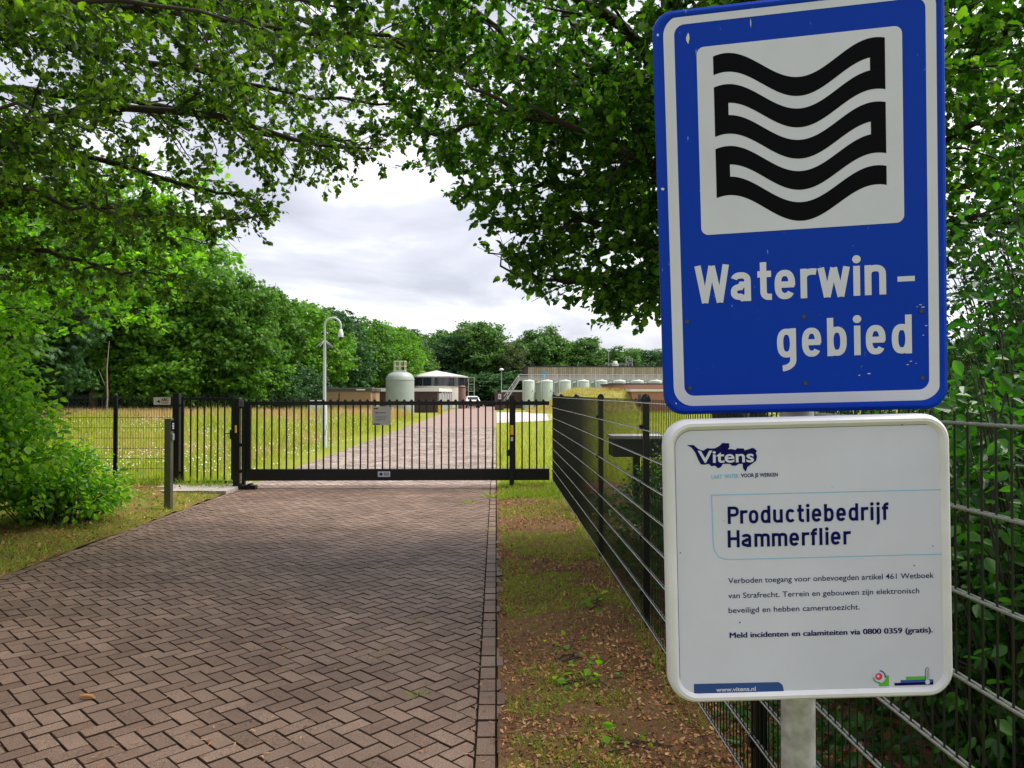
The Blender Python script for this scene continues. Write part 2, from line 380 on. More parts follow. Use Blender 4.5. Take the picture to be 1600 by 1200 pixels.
# ---- brick paving laid as 45 degree herringbone
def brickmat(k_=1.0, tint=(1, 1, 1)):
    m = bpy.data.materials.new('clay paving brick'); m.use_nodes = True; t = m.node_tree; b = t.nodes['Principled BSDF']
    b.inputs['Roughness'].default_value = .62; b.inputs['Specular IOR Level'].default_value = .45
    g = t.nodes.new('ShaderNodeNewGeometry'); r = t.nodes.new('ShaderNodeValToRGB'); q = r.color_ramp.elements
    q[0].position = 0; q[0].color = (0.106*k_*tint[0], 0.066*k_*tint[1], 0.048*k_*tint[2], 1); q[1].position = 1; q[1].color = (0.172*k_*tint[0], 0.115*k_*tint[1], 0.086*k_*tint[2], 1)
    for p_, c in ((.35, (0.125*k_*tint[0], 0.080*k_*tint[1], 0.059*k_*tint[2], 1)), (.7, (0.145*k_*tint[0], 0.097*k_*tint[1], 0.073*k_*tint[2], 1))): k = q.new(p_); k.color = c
    t.links.new(g.outputs['Random Per Island'], r.inputs['Fac'])
    co = t.nodes.new('ShaderNodeTexCoord')
    def nz_(s, d=3, ro=.6):
        n = t.nodes.new('ShaderNodeTexNoise'); n.inputs['Scale'].default_value = s; n.inputs['Detail'].default_value = d; n.inputs['Roughness'].default_value = ro
        t.links.new(co.outputs['Object'], n.inputs['Vector']); return n
    def ramp(src, a, ca, b_, cb):
        rr_ = t.nodes.new('ShaderNodeValToRGB'); e_ = rr_.color_ramp.elements
        e_[0].position = a; e_[0].color = (*ca, 1); e_[1].position = b_; e_[1].color = (*cb, 1); t.links.new(src, rr_.inputs['Fac']); return rr_
    def mul(a, b_):
        x_ = t.nodes.new('ShaderNodeMix'); x_.data_type = 'RGBA'; x_.blend_type = 'MULTIPLY'; x_.inputs['Factor'].default_value = 1; x_.clamp_result = False
        t.links.new(a, x_.inputs['A']); t.links.new(b_, x_.inputs['B']); return x_.outputs['Result']
    c1 = mul(r.outputs['Color'], ramp(nz_(210, 2, .7).outputs['Fac'], .38, (.30, .27, .25), .66, (2.3, 2.35, 2.45)).outputs['Color'])
    c2 = mul(c1, ramp(nz_(.9, 5).outputs['Fac'], .30, (.62, .58, .54), .62, (1.15, 1.15, 1.15)).outputs['Color'])
    t.links.new(c2, b.inputs['Base Color'])
    bu = t.nodes.new('ShaderNodeBump'); bu.inputs['Strength'].default_value = .5; bu.inputs['Distance'].default_value = .004
    t.links.new(nz_(120, 4).outputs['Fac'], bu.inputs['Height']); t.links.new(bu.outputs[0], b.inputs['Normal'])
    return m
M['brick'] = brickmat(.92, (1.02, 1.0, .95)); M['lit_brick'] = brickmat(1.9, (.95, 1.14, 1.28))  # paler copy beyond the gate, brighter light there put into the colour
M['joint'] = groundmat('dark joint sand with moss', [(.012, .008, .006), (.022, .015, .010), (.022, .026, .008)], 2.0, .3)
def clip(P, x0, x1, y0, y1):
    for ax, lim, sg in ((0, x0, 1), (0, x1, -1), (1, y0, 1), (1, y1, -1)):
        Q = []
        for i in range(len(P)):
            a, b = P[i-1], P[i]; da, db = (a[ax]-lim)*sg, (b[ax]-lim)*sg
            if (da >= 0) != (db >= 0):
                k = da/(da-db); Q.append((a[0]+(b[0]-a[0])*k, a[1]+(b[1]-a[1])*k))
            if db >= 0: Q.append(b)
        P = Q
        if len(P) < 3: return None
    return P
def paver(mb, P, jit=.0011, joint=.0042, ch=.0042, mi=None):
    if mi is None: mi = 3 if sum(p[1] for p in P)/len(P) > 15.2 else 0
    cx = sum(p[0] for p in P)/len(P); cy = sum(p[1] for p in P)/len(P)
    A = sum(P[i-1][0]*P[i][1]-P[i][0]*P[i-1][1] for i in range(len(P)))/2
    if abs(A) < 4e-4: return
    if A < 0: P = P[::-1]
    dz = random.gauss(0, jit); tx, ty = random.gauss(0, .006), random.gauss(0, .006)
    def shr(d):
        o_ = []
        for p in P:
            vx, vy = p[0]-cx, p[1]-cy; l = math.hypot(vx, vy); k = max(.2, 1-d*1.35/l); o_.append((cx+vx*k, cy+vy*k))
        return o_
    a, b = shr(joint), shr(joint+ch); n = len(P)
    h = lambda p: dz + (p[0]-cx)*tx + (p[1]-cy)*ty
    V = [(p[0], p[1], -.016) for p in a] + [(p[0], p[1], h(p)-.004) for p in a] + [(p[0], p[1], h(p)) for p in b]
    F = [(i, (i+1) % n, n+(i+1) % n, n+i) for i in range(n)] + [(n+i, n+(i+1) % n, 2*n+(i+1) % n, 2*n+i) for i in range(n)] + [[2*n+i for i in range(n)]]
    mb.add(V, F[:2*n], 2); b0_ = len(mb.v)-len(V); mb.f.append([b0_+q for q in F[-1]]); mb.m.append(mi); mb.s.append(False)
def herring(mb, x0, x1, y0, y1, a=.105):
    c = math.sqrt(.5); rng = int((max(abs(x0), abs(x1))+abs(y1))*1.0/a*1.05)+4
    for u in range(-rng, rng):
        for v in range(-rng, rng):
            k = (u-v) % 4
            if k == 0: q = [(u, v), (u+2, v), (u+2, v+1), (u, v+1)]
            elif k == 3: q = [(u, v), (u+1, v), (u+1, v+2), (u, v+2)]
            else: continue
            X, Y = c*(u+v)*a, c*(u-v)*a
            if X < x0-.3 or X > x1+.3 or Y < y0-.3 or Y > y1+.3: continue
            P = clip([(c*(p[0]+p[1])*a, c*(p[0]-p[1])*a) for p in q], x0, x1, y0, y1)
            if P: paver(mb, P)
RX0, RX1, RYE = -4.85, -.105, 42.0
mb = MB()
herring(mb, RX0+.105, RX1, 1.2, RYE)
y_ = 1.2
while y_ < RYE:                                   # edge courses
    l = .205+random.gauss(0, .004)
    paver(mb, [(RX1+.002, y_), (0, y_), (0, y_+l), (RX1+.002, y_+l)], .003)
    paver(mb, [(RX0, y_), (RX0+.103, y_), (RX0+.103, y_+l), (RX0, y_+l)], .003)
    if y_ < 9.5 and random.random() < .6:          # broken outer bricks sunk into the verge
        wd = random.uniform(.03, .075); paver(mb, [(.004, y_), (wd, y_+random.uniform(0, .04)), (wd*random.uniform(.7, 1), y_+l*.92), (.004, y_+l)], .004)
    y_ += l
mb.add([(RX0-.02, 1, -.012), (.02, 1, -.012), (.02, RYE, -.012), (RX0-.02, RYE, -.012)], [(0, 1, 2, 3)], 1)
M['edge'] = groundmat('dirty brick arris', [(.022, .013, .009), (.050, .030, .021)], 3, .3)
tag(mb.build('driveway', [M['brick'], M['joint'], M['edge'], M['lit_brick']]), kind='structure')
G_far = groundmat('far brick paving', [(.215, .155, .135), (.26, .19, .17), (.295, .225, .20)], .6, .2, 60, 9)
sheet('site_road', RX0, .02, RYE, 112, -0.006, G_far)
# pale yard to the right of the far road
mb = MB(); P = [(.05, 47), (2.6, 50), (5.4, 55), (7.5, 66), (8.5, 74), (.05, 74)]
mb.add([(p[0], p[1], -.008) for p in P], [list(range(6))]); tag(mb.build('concrete_yard', G_yard), kind='structure')
# verges
def h_r(x_, y_): return .012 + .035*min(1, max(0, x_/.5)) + .022*fnoise(x_, y_, 2.5) + .02*fnoise(x_, y_, 7)
sheet('soil_verge', .012, 4.2, .6, 15.3, -0.012, G_soil, 60, 150, h_r)
def h_l(x_, y_): return .012 + .05*min(1, max(0, (-4.9-x_)/.8)) + .025*fnoise(x_, y_, 1.8) + .02*fnoise(x_, y_, 6)
G_lsoil = groundmat('grassy soil', [(.08, .058, .018), (.16, .12, .035), (.22, .19, .04)], 1.2, .8, 60, 30)
sheet('grass_verge', -17, -4.87, 3.0, 15.25, -0.010, G_lsoil, 120, 120, h_l)
# tile path in front of the wicket gate
mb = MB(); M['tile'] = groundmat('worn concrete tile', [(.26, .235, .21), (.36, .33, .30)], 3, .15)
for i in range(5):
    for j in range(5):
        x0, y0 = -6.32+.3*i, 13.85+.3*j
        if i == 0 and j < 2: continue
        mb.bb(x0+.004, x0+.296, y0+.004, y0+.296, -.01, .062+random.gauss(0, .003))
tag(mb.build('path', M['tile'], bevel=.004), kind='structure')
# grassed mound in front of the filter tanks
def h_m(x_, y_):
    s = lambda a: max(0, min(1, a))**2*(3-2*max(0, min(1, a)))
    return 2.1*s((x_-3.0)/5.2)*s((13.6-x_)/.8)*s((y_-69)/5.5)*s((83-y_)/5) + .12*fnoise(x_, y_, .6)*s((x_-3.4)/2)
G_mound = groundmat('mound grass', [(.16, .17, .03), (.25, .23, .06), (.30, .25, .11)], .5)
tag(sheet('mound', 2.6, 13.9, 68.5, 83.5, -0.032, G_mound, 50, 50, h_m), kind='structure')

# ---- meadow, verge grass, litter: nobody could count these
LM = {}
LM['meadow'] = leafmat('meadow grass', [(.13, .22, .014), (.24, .31, .022), (.38, .37, .055), (.28, .35, .022), (.44, .38, .11)], .45, .6, (1.5, 1.6, .8))
LM['seed'] = leafmat('seeding straw grass', [(.42, .30, .13), (.50, .32, .18), (.42, .36, .09), (.55, .40, .22)], .35, .7, (1.3, 1.2, 1))
LM['turf'] = leafmat('verge grass', [(.09, .19, .010), (.17, .29, .014), (.26, .34, .022), (.32, .30, .06)], .4, .5, (1.5, 1.7, .8))
LM['litter'] = leafmat('dead leaves', [(.07, .030, .014), (.24, .10, .040), (.42, .19, .08), (.16, .075, .035), (.50, .30, .15), (.32, .16, .08)], 0, .8, spec=.15)
LM['daisy'] = leafmat('white daisy petals', [(.75, .75, .70), (.8, .8, .78)], .2, .6, (1, 1, 1))
rg = np.random.default_rng(11)
def wedge(n, y0, y1, xa, xb, power=1.6):
    """positions between two lines that widen with depth, denser near the camera"""
    y = y0 + (y1-y0)*rg.random(n)**power; f_ = rg.random(n)
    return np.stack([xa(y)+(xb(y)-xa(y))*f_, y, np.full(n, -.03)], 1)
edge = lambda P, lim: np.clip((lim-P[:, 0])/2.2, 0.15, 1)
Pm = wedge(95000, 15.4, 60, lambda y: -.66*y-1.5, lambda y: -4.9+0*y)
pat = np.array([fnoise(p[0], p[1], .35)+.6*fnoise(p[0], p[1], 1.3) for p in Pm])
Hm = np.clip(1+.75*pat, .35, 1.9)*(.22+.34*np.clip((Pm[:, 1]-15)/22, 0, 1))*edge(Pm, -4.85)*rg.uniform(.6, 1.25, len(Pm))*(1+.25*np.sin(Pm[:, 0]*.9+Pm[:, 1]*.35))
tag(grass('meadow_grass', Pm, Hm, .045, LM['meadow'], .38, 1), kind='stuff')
Ps = np.concatenate([wedge(34000, 40, 60, lambda y: -.66*y-1.5, lambda y: -6.5+0*y, .7), wedge(16000, 19, 42, lambda y: -.66*y-1.5, lambda y: -6.2+0*y, 1)])
Ps = Ps[np.array([p[1] > 40 or fnoise(p[0], p[1], .22) > .05 for p in Ps])]
tag(grass('seeding_grass', Ps, rg.uniform(.5, .95, len(Ps))*np.clip((Ps[:, 1]-30)/20, .5, 1), .035, LM['seed'], .25, 2), kind='stuff')
Pr = np.concatenate([wedge(16000, 15.6, 47, lambda y: .1+0*y, lambda y: .32*y+1.2), wedge(9000, 6, 16, lambda y: 2.9+0*y, lambda y: .45*y+2, 1), wedge(12000, 46, 72, lambda y: 3.2+.06*(y-46), lambda y: .30*y, 1)])
tag(grass('yard_grass', Pr, rg.uniform(.12, .42, len(Pr)), .05, LM['meadow'], .4, 3), kind='stuff')
nM = 14000; xm, ym = rg.uniform(3.2, 13.6, nM), rg.uniform(69, 83, nM)
Pq = np.stack([xm, ym, np.array([h_m(a, b)-.04 for a, b in zip(xm, ym)])], 1)
hM = rg.uniform(.15, .45, nM); tag(grass('mound_grass', Pq[::3], hM[::3], .10, LM['meadow'], .4, 4), kind='stuff'); tag(grass('mound_straw', Pq[1::2], hM[1::2]*1.1, .08, LM['seed'], .4, 44), kind='stuff')
# daisies
Pd = wedge(3800, 15.8, 46, lambda y: -.62*y-1.0, lambda y: -5.4+0*y, 1.1)
Pd = Pd[np.array([fnoise(p[0], p[1], .16)+.8*fnoise(p[0], p[1], .7) > .02 for p in Pd])]
Pd[:, 2] = (.22+.30*np.clip((Pd[:, 1]-15)/22, 0, 1))*edge(Pd, -4.85)*rg.uniform(.7, 1.15, len(Pd))
st = [(.5*math.cos(2*math.pi*k/10)*(1 if k % 2 else .7), .5*math.sin(2*math.pi*k/10)*(1 if k % 2 else .7), .1) for k in range(10)]
a_ = rnd_dirs(rg, len(Pd)); Nn = np.array([0, -.5, 1.0])+.5*a_
tag(leaf_obj('daisies', Pd, np.cross(Nn, rnd_dirs(rg, len(Pd))), Nn, rg.uniform(.022, .042, len(Pd)), (st, [list(range(10))]), LM['daisy']), kind='stuff')
# right verge: litter and tufts
def verge_pts(n, x0, x1, y0, y1, hf, zb, test=None):
    x_ = rg.uniform(x0, x1, n); y_ = y0+(y1-y0)*rg.random(n)**1.5
    P = [(a, b, hf(a, b)+zb) for a, b in zip(x_, y_) if test is None or test(a, b)]
    return np.array(P)
def lay(name, P, smin, smax, tm, material, seed, tilt=.45, lift=.008):
    r_ = np.random.default_rng(seed); n = len(P); Nn = np.array([0, 0, 1.0])+tilt*r_.normal(size=(n, 3)); P = P.copy(); P[:, 2] += lift*r_.random(n)
    return leaf_obj(name, P, np.cross(Nn, rnd_dirs(r_, n)), Nn, r_.uniform(smin, smax, n), tm, material)
lit = lambda a, b: fnoise(a, b, 1.1)+.35*fnoise(a+9, b, 4) < .18 or random.random() < .25
DEAD = halves([(0, 0), (.12, .10), (.35, .26), (.55, .20), (.75, .22), (1, 0)], -.12, -.12)
Pl = verge_pts(42000, .03, 1.9, 1.6, 15, h_r, -.012, lit)
tag(lay('leaf_litter', Pl, .010, .038, DEAD, LM['litter'], 5, .45), kind='stuff')
gr = lambda a, b: fnoise(a+3, b, .9)+.5*fnoise(a, b+5, 3.3) > .11-.020*b - (.12 if b > 12.5 else 0) or random.random() < .10
Pt = verge_pts(90000, .06, 1.5, 1.8, 15.2, h_r, -.02, gr)
tag(grass('verge_grass', Pt, rg.uniform(.015, .060, len(Pt))*(1+.9*(Pt[:, 1] > 13)), .10, LM['turf'], .75, 6), kind='stuff')
# long tufts at the foot of the fence
Pf = verge_pts(1500, 1.0, 1.22, 2.0, 15.2, h_r, -.02, lambda a, b: fnoise(a, b, 1.4) > -.05)
tag(grass('fence_grass', Pf, rg.uniform(.05, .18, len(Pf))*rg.uniform(.4, 1.2, len(Pf)), .045, LM['turf'], .5, 7), kind='stuff')
# left verge
Pv = verge_pts(34000, -9.5, -4.9, 7.0, 15.2, h_l, -.02, lambda a, b: fnoise(a, b, .8)+.5*fnoise(a, b, 3) > .02 - .6*(a > -5.35) - .3*(b > 14.4) or random.random() < .12)
tag(grass('roadside_grass', Pv, rg.uniform(.03, .11, len(Pv))*(1+1.3*(Pv[:, 1] > 14.5)), .09, LM['turf'], .7, 8), kind='stuff')
Pv2 = verge_pts(8000, -9.0, -4.9, 7.0, 15.0, h_l, -.008, lambda a, b: random.random() < .8)
tag(lay('fallen_leaves', Pv2, .03, .06, DEAD, LM['litter'], 9), kind='stuff')
# twigs and crumbs lying on the bricks
Pc = np.stack([rg.uniform(RX0, 0, 7000), 2+12*rg.random(7000)**1.4, np.full(7000, .005)], 1)
Pc = Pc[np.array([fnoise(p[0], p[1], .8)+.7*fnoise(p[0], p[1], 3) > .28 or p[0] > -.16 or (p[0] < -4.6 and random.random() < .5) for p in Pc])]
tag(lay('brick_litter', Pc, .012, .045, ([(0, -.06, 0), (0, .06, 0), (.5, .12, .05), (.5, -.10, .05), (1, 0, 0)], [[0, 1, 2, 3], [3, 2, 4]]), LM['litter'], 10, .15, .003), kind='stuff')

# ================================================================== NEAR SIGNS
def plate_rot(yaw, pitch, roll):
    return Matrix.Rotation(yaw, 3, 'Z') @ Matrix.Rotation(pitch, 3, 'X') @ Matrix.Rotation(roll, 3, 'Y')
# round post carrying both signs
PX, PY = .700, 1.775
sp = tag(empty('sign_post', (PX, PY, 0)), 'round galvanised steel post behind the blue and white signs, foot in the verge', 'post')
MB().tube([(0, 0, -.3), (0, 0, 1.2), (0, 0, 2.5)], .038, 28).build('pole', M['galv'], sp)
mb = MB()
for z_ in (1.30, 1.62, 1.95): MB().tube([(0, 0, z_-.018), (0, 0, z_+.018)], .043, 28).bb(-.05, .05, -.070, -.030, z_-.012, z_+.012).build('clamp', M['galv'], sp, bevel=.002)
# blue water protection sign
bs = empty('water_area_sign', (.6585, 1.6576, 2.2073)); bs.rotation_euler = plate_rot(-.2041, .0777, -.0284).to_euler()
tag(bs, 'blue rectangular sign with black waves in a white square, reading Waterwin-gebied', 'road sign')
W_, H_ = .6, .9; A0, A1, A2, A3, A4 = (rr(W_-2*d, H_-2*d, .045-d*.6) for d in (0, .003, .009, .014, .020))
mb = MB(); flat(mb, A4, 0); ring(mb, A3, A4, -.0025, 0, sm=True); ring(mb, A2, A3, -.003, -.0025, sm=True); ring(mb, A1, A2, .001, -.003, sm=True); ring(mb, A0, A1, .008, .001, sm=True); ring(mb, A0, A0, .034, .008); 
mb.build('board', M['blue'], bs)
mb = MB(); ring(mb, A0, rr(W_-.03, H_-.03, .03), .034, .034); flat(mb, rr(W_-.03, H_-.03, .03)[::-1], .012); mb.bb(-.20, .20, .012, .034, .10, .13); mb.bb(-.20, .20, .012, .034, -.28, -.25)
mb.build('back_rim', M['galv'], bs)
mb = MB(); ring(mb, rr(.561, .866, .042, cx=.004, cz=.003), rr(.514, .822, .022, cx=.004, cz=.004), -.0006, -.0006); mb.build('border_line', M['whitefilm'], bs)
mb = MB(); flat(mb, rr(.421, .410, .016, cx=.0045, cz=.157), -.0008); mb.build('white_square', M['whitefilm'], bs)
mb = MB(); n = 48; xs = [-.171+(.352)*i/n for i in range(n+1)]
wave = lambda x_: -.0333*math.cos(math.pi*(x_-.008)/.153)
def band(xl, zoff, sl=xs):
    mb.add([(x_, -.0012, .3103+wave(x_)+zoff) for x_ in sl] + [(x_, -.0012, .2700+wave(x_)+zoff) for x_ in sl], [(i, i+1, len(sl)+i+1, len(sl)+i) for i in range(len(sl)-1)])
for k in range(5): band(0, -.0668*k)
for k, rt in ((0, 1), (1, 0), (2, 1), (3, 0)):     # end links, butted between the bands
    sl = [.181-.030*i/6 for i in range(6, -1, -1)] if rt else [-.171+.030*i/6 for i in range(7)]
    mb.add([(x_, -.0012, .2700+wave(x_)-.0668*k) for x_ in sl] + [(x_, -.0012, .3103+wave(x_)-.0668*(k+1)) for x_ in sl], [(i, i+1, 7+i+1, 7+i) for i in range(6)])
mb.build('wave_symbol', M['blackprint'], bs)
mb = MB(); stroke_text(mb, 'Waterwin', -.2215, .1845, -.199, .0835, -.0008, gap=.055); mb.build('lettering', M['whitefilm'], bs)
mb = MB(); mb.add([(.2, -.0008, -.1735), (.2345, -.0008, -.1735), (.2345, -.0008, -.1625), (.2, -.0008, -.1625)], [(0, 1, 2, 3)]); stroke_text(mb, 'gebied', -.0495, .233, -.328, .0835, -.0008, gap=.09)
mb.build('lettering', M['whitefilm'], bs)
mb = MB()
for p in ((-.2426, -.2388), (.0076, -.2391), (.2469, -.2377), (-.2408, -.3891), (.0084, -.3857), (.2475, -.3819)): MB().tube([(p[0], .0, p[1]), (p[0], -.002, p[1])], .0045, 12).build('screw', M['screw'], bs)
mb = MB(); rs = random.Random(5)
def chip(cx, cz, w2, h2, y=-.0010):
    flat(mb, [(cx+w2*math.cos(a)*rs.uniform(.6, 1.2), cz+h2*math.sin(a)*rs.uniform(.6, 1.2)) for a in [2*math.pi*k/9 for k in range(9)]], y)
chip(-.2235, .3825, .0035, .012); chip(-.2885, .398, .003, .003, -.0034); chip(-.275, -.424, .005, .003, -.0016); chip(-.09, .402, .0012, .010); chip(-.288, .06, .004, .003, -.0034)
for (cx, cz) in ((.225, -.345), (.235, -.35), (.218, -.352), (.12, -.372), (.14, -.369), (.245, -.225), (.238, -.229), (.25, -.23), (-.265, .43), (-.26, .436), (.03, .43), (.05, .431), (.256, -.27), (-.205, .05), (-.2, .16), (.25, -.29)): chip(cx, cz, rs.uniform(.001, .005), rs.uniform(.0006, .0012), -.0012)
mb.build('paint_chips', M['chip'], bs)

# white information sign
ws = empty('information_sign', (.6592, 1.6053, 1.4528)); ws.rotation_euler = plate_rot(-.0124, .0277, -.0253).to_euler()
tag(ws, 'white square information sign with dark blue text, mounted below the blue waves sign', 'information sign')
Bz = [rr(.6-2*d, .597-2*d, .055-d*.8) for d in (0, .003, .008, .014, .0195, .021)]
mb = MB(); ys = (.008, -.002, -.008, -.008, -.002, .0)
for i in range(5): ring(mb, Bz[i], Bz[i+1], ys[i], ys[i+1], sm=True)
ring(mb, Bz[0], Bz[0], .030, .008); mb.build('rim', M['whitepaint'], ws)
mb = MB(); flat(mb, Bz[5], 0); flat(mb, rr(.59, .587, .05)[::-1], .012); ring(mb, Bz[0], rr(.59, .587, .05), .030, .012); mb.bb(-.20, .20, .0125, .034, .14, .17); mb.bb(-.20, .20, .0125, .034, -.17, -.14); mb.build('board', M['whitefilm'], ws)
mb = MB(); ring(mb, rr(.5645, .5635, .037, cx=.003, cz=-.005), rr(.5625, .5615, .036, cx=.003, cz=-.005), -.0004, -.0004); mb.build('film_edge', M['seam'], ws)
LOGO = [[-.2536, .2462], [-.2395, .2458], [-.2294, .237], [-.2191, .2334], [-.2113, .2384], [-.2023, .2376], [-.1946, .2379], [-.1855, .2423], [-.1789, .2486], [-.1647, .2475], [-.1644, .2392], [-.1676, .2354], [-.1585, .2352], [-.1521, .2332], [-.1482, .2367], [-.134, .2359], [-.1328, .232], [-.1225, .2343], [-.1173, .2367], [-.1126, .2358], [-.1066, .23], [-.1092, .2262], [-.1068, .2184], [-.1088, .2094], [-.1179, .2032], [-.1271, .197], [-.1312, .1868], [-.1367, .1947], [-.1373, .2037], [-.145, .2039], [-.1515, .2002], [-.1593, .2005], [-.1643, .2044], [-.1785, .2048], [-.1825, .1985], [-.189, .1956], [-.1953, .2014], [-.2031, .2003], [-.2081, .2056], [-.2172, .204], [-.2249, .2047], [-.2299, .2139], [-.236, .2295], [-.2435, .24]]
mb = MB(); flat(mb, LOGO[::-1], -.0008); font_text(mb, 'Vitens', -.2312, -.1135, .2085, .0245, -.0014, 1, .018, slope=-.01)
mb.build('logo', [M['navy'], M['whitefilm']], ws)
mb = MB(); font_text(mb, 'LAAT', -.2032, -.181, .1745, .0075, -.0008, 1, .022); font_text(mb, 'WATER', -.1765, -.146, .1750, .0075, -.0008, 1, .022); font_text(mb, 'VOOR JE WERKEN', -.1415, -.0637, .1755, .0075, -.0008, 0, .022)
mb.build('slogan', [M['navy'], M['cyan']], ws)
mb = MB(); strip(mb, [(.284, .1385), (-.2039, .1395), (-.2025, .036), (-.200, .022), (-.192, .010), (-.180, .0045), (-.168, .003), (.284, .0025)], .0014, -.0006); mb.build('frame_line', M['cyan'], ws)
mb = MB(); stroke_text(mb, 'Productiebedrijf', -.171, .168, .078, .0365, -.0008, gap=.06); mb.build('heading', M['navy'], ws); mb = MB(); stroke_text(mb, 'Hammerflier', -.172, .0875, .0285, .0360, -.0008, gap=.06)
mb.build('heading', M['navy'], ws)
mb = MB()
for tx, a, b, z_ in (('Verboden toegang voor onbevoegden artikel 461 Wetboek', -.1726, .2612, -.0470), ('van Strafrecht. Terrein en gebouwen zijn elektronisch', -.1732, .2298, -.0785), ('beveiligd en hebben cameratoezicht.', -.1732, .1033, -.1095)): font_text(mb, tx, a, b, z_, .0112, -.0008, 0, .004); mb.build('lettering', M['navy'], ws); mb = MB()
[font_text(mb, 'Meld incidenten en calamiteiten via 0800 0359 (gratis).', -.1724+q, .2562+q, -.1622, .0112, -.0008-q*.2, 0, 0) for q in (0, .0006, .0012)]
mb.build('lettering', M['navy'], ws)
mb = MB(); flat(mb, [(-.2495, -.2855), (-.0605, -.2855), (-.0605, -.274), (-.063, -.264), (-.071, -.2585), (-.2495, -.2575)], -.0008, 0); font_text(mb, 'www.vitens.nl', -.2031, -.1196, -.2750, .0085, -.0014, 1, .02)
mb.build('web_address', [mat('web banner blue', (.002, .020, .13), .5, col2=(.004, .05, .24), scale=3), M['whitefilm']], ws)
EM = [M['green_print'], M['red_print'], M['teal_print'], mat('blue print', (.01, .06, .30), .5), M['whitefilm'], M['navy'], mat('grey print', (.15, .16, .22), .5)]
mb = MB(); flat(mb, [(.1411, -.2735), (.1625, -.2735), (.1625, -.2510), (.152, -.2510), (.1411, -.262)], -.0006, 0); disc(mb, (.142, -.2530), .0140, -.0009, 4, 24); disc(mb, (.1410, -.2525), .0075, -.0015, 1, 20); disc(mb, (.1395, -.2515), .0028, -.0019, 4, 12)
strip(mb, sup(.142, -.253, .0125, .0125, 185, 280, 12, 2), .0024, -.0013, 2); strip(mb, sup(.142, -.253, .0125, .0125, -10, 85, 12, 2), .0028, -.0013, 3)
mb.build('emblem', EM, ws); mb = MB(); flat(mb, [(.199, -.2615), (.2430, -.2615), (.2430, -.2549), (.199, -.2549)], -.0006, 0); flat(mb, [(.1871, -.2671), (.2565, -.2671), (.2565, -.2619), (.1871, -.2619)], -.0006, 3); flat(mb, [(.1741, -.2732), (.2565, -.2732), (.2565, -.2673), (.1741, -.2673)], -.0006, 5)
flat(mb, rr(.0075, .034, .0036, cx=.2437, cz=-.2535), -.0009, 5); flat(mb, rr(.0052, .0317, .0025, cx=.2437, cz=-.2535), -.0012, 4); flat(mb, rr(.0016, .022, .0006, cx=.2437, cz=-.2515), -.0015, 6); disc(mb, (.2437, -.2668), .0052, -.0016, 4, 18)
mb.build('emblem', EM, ws)
mb = MB(); rs = random.Random(9)
for (cx, cz) in ((-.272, .02), (-.283, .165), (-.283, -.02), (-.272, -.277), (-.262, -.276), (.262, -.288), (.2, .277), (-.179, .085), (.22, -.02), (.283, -.14), (.05, .15), (.26, .02), (-.15, -.13)): disc(mb, (cx, cz), rs.uniform(.0008, .0022), -.0006, 0, 7)
mb.build('dirt_specks', M['seam'], ws)

# ================================================================== FENCES AND GATES
def mesh_panel(parent, p0, p1, z0=.13, rows=9, wire=M['wire'], hi=8, rod=None):
    p0, p1 = Vector(p0), Vector(p1); d = (p1-p0); l = d.length; d.normalize(); nn = Vector((d.y, -d.x, 0))
    mb = MB(); nv = int(l/.05)
    for i in range(nv+1):
        c = p0+d*(i*l/nv); mb.tube([c+Vector((0, 0, z0-.025)), c+Vector((0, 0, z0+.2*(rows-1)+.028))], .0030, 5)
    for k in range(rows):
        for s_ in (-1, 1):
            o_ = nn*(.0070*s_)+Vector((0, 0, z0+.2*k)); mb.tube([p0+o_, p1+o_], .0042, hi, mi=1)
    return mb.build('mesh_panel', [wire, rod or wire], parent)
def fence_post(parent, p, h, w_=.06, d_=.04, cap=M['black']):
    mb = MB().bb(-w_/2, w_/2, -d_/2, d_/2, -.2, h); o = mb.build('post', M['black'], parent, .004, p)
    c = MB(); c.lathe((0, 0, h), [(.036, -.015), (.037, .0), (.034, .018), (.024, .034), (.010, .041), (0.0001, .042)], 14); c.build('cap', cap, o)
    return o
fr = tag(empty('mesh_fence', (1.1, 0, 0)), 'tall black double wire mesh fence running beside the verge from the signs to the gate', 'fence')
FY = (.8, 3.3, 5.8, 8.3, 10.8, 13.3, 14.95)
for i, y_ in enumerate(FY): fence_post(fr, (.035, y_, 0), 1.755, .045, .065)
for a, b in zip(FY, FY[1:]): mesh_panel(fr, (0, a+.004, 0), (0, b-.004, 0), rod=M['rod'])
mb = MB()
for y_ in FY[1:]:
    for z_ in (.30, .72, 1.12, 1.55): MB().bb(-.016, .012, y_-.022, y_+.022, z_-.014, z_+.014).build('clip', M['black'], fr, .002)
fl = tag(empty('mesh_fence', (-6.19, 15.2, 0)), 'black wire mesh fence between the leafy bush and the wicket gate, meadow behind', 'fence')
FX = (0, -1.27, -3.77, -6.27, -8.77)
for x_ in FX[1:]: fence_post(fl, (x_, .03, 0), 1.76, .075, .045)
for a, b in zip(FX, FX[1:]): mesh_panel(fl, (a-.05 if a == 0 else a, 0, 0), (b, 0, 0), hi=6)
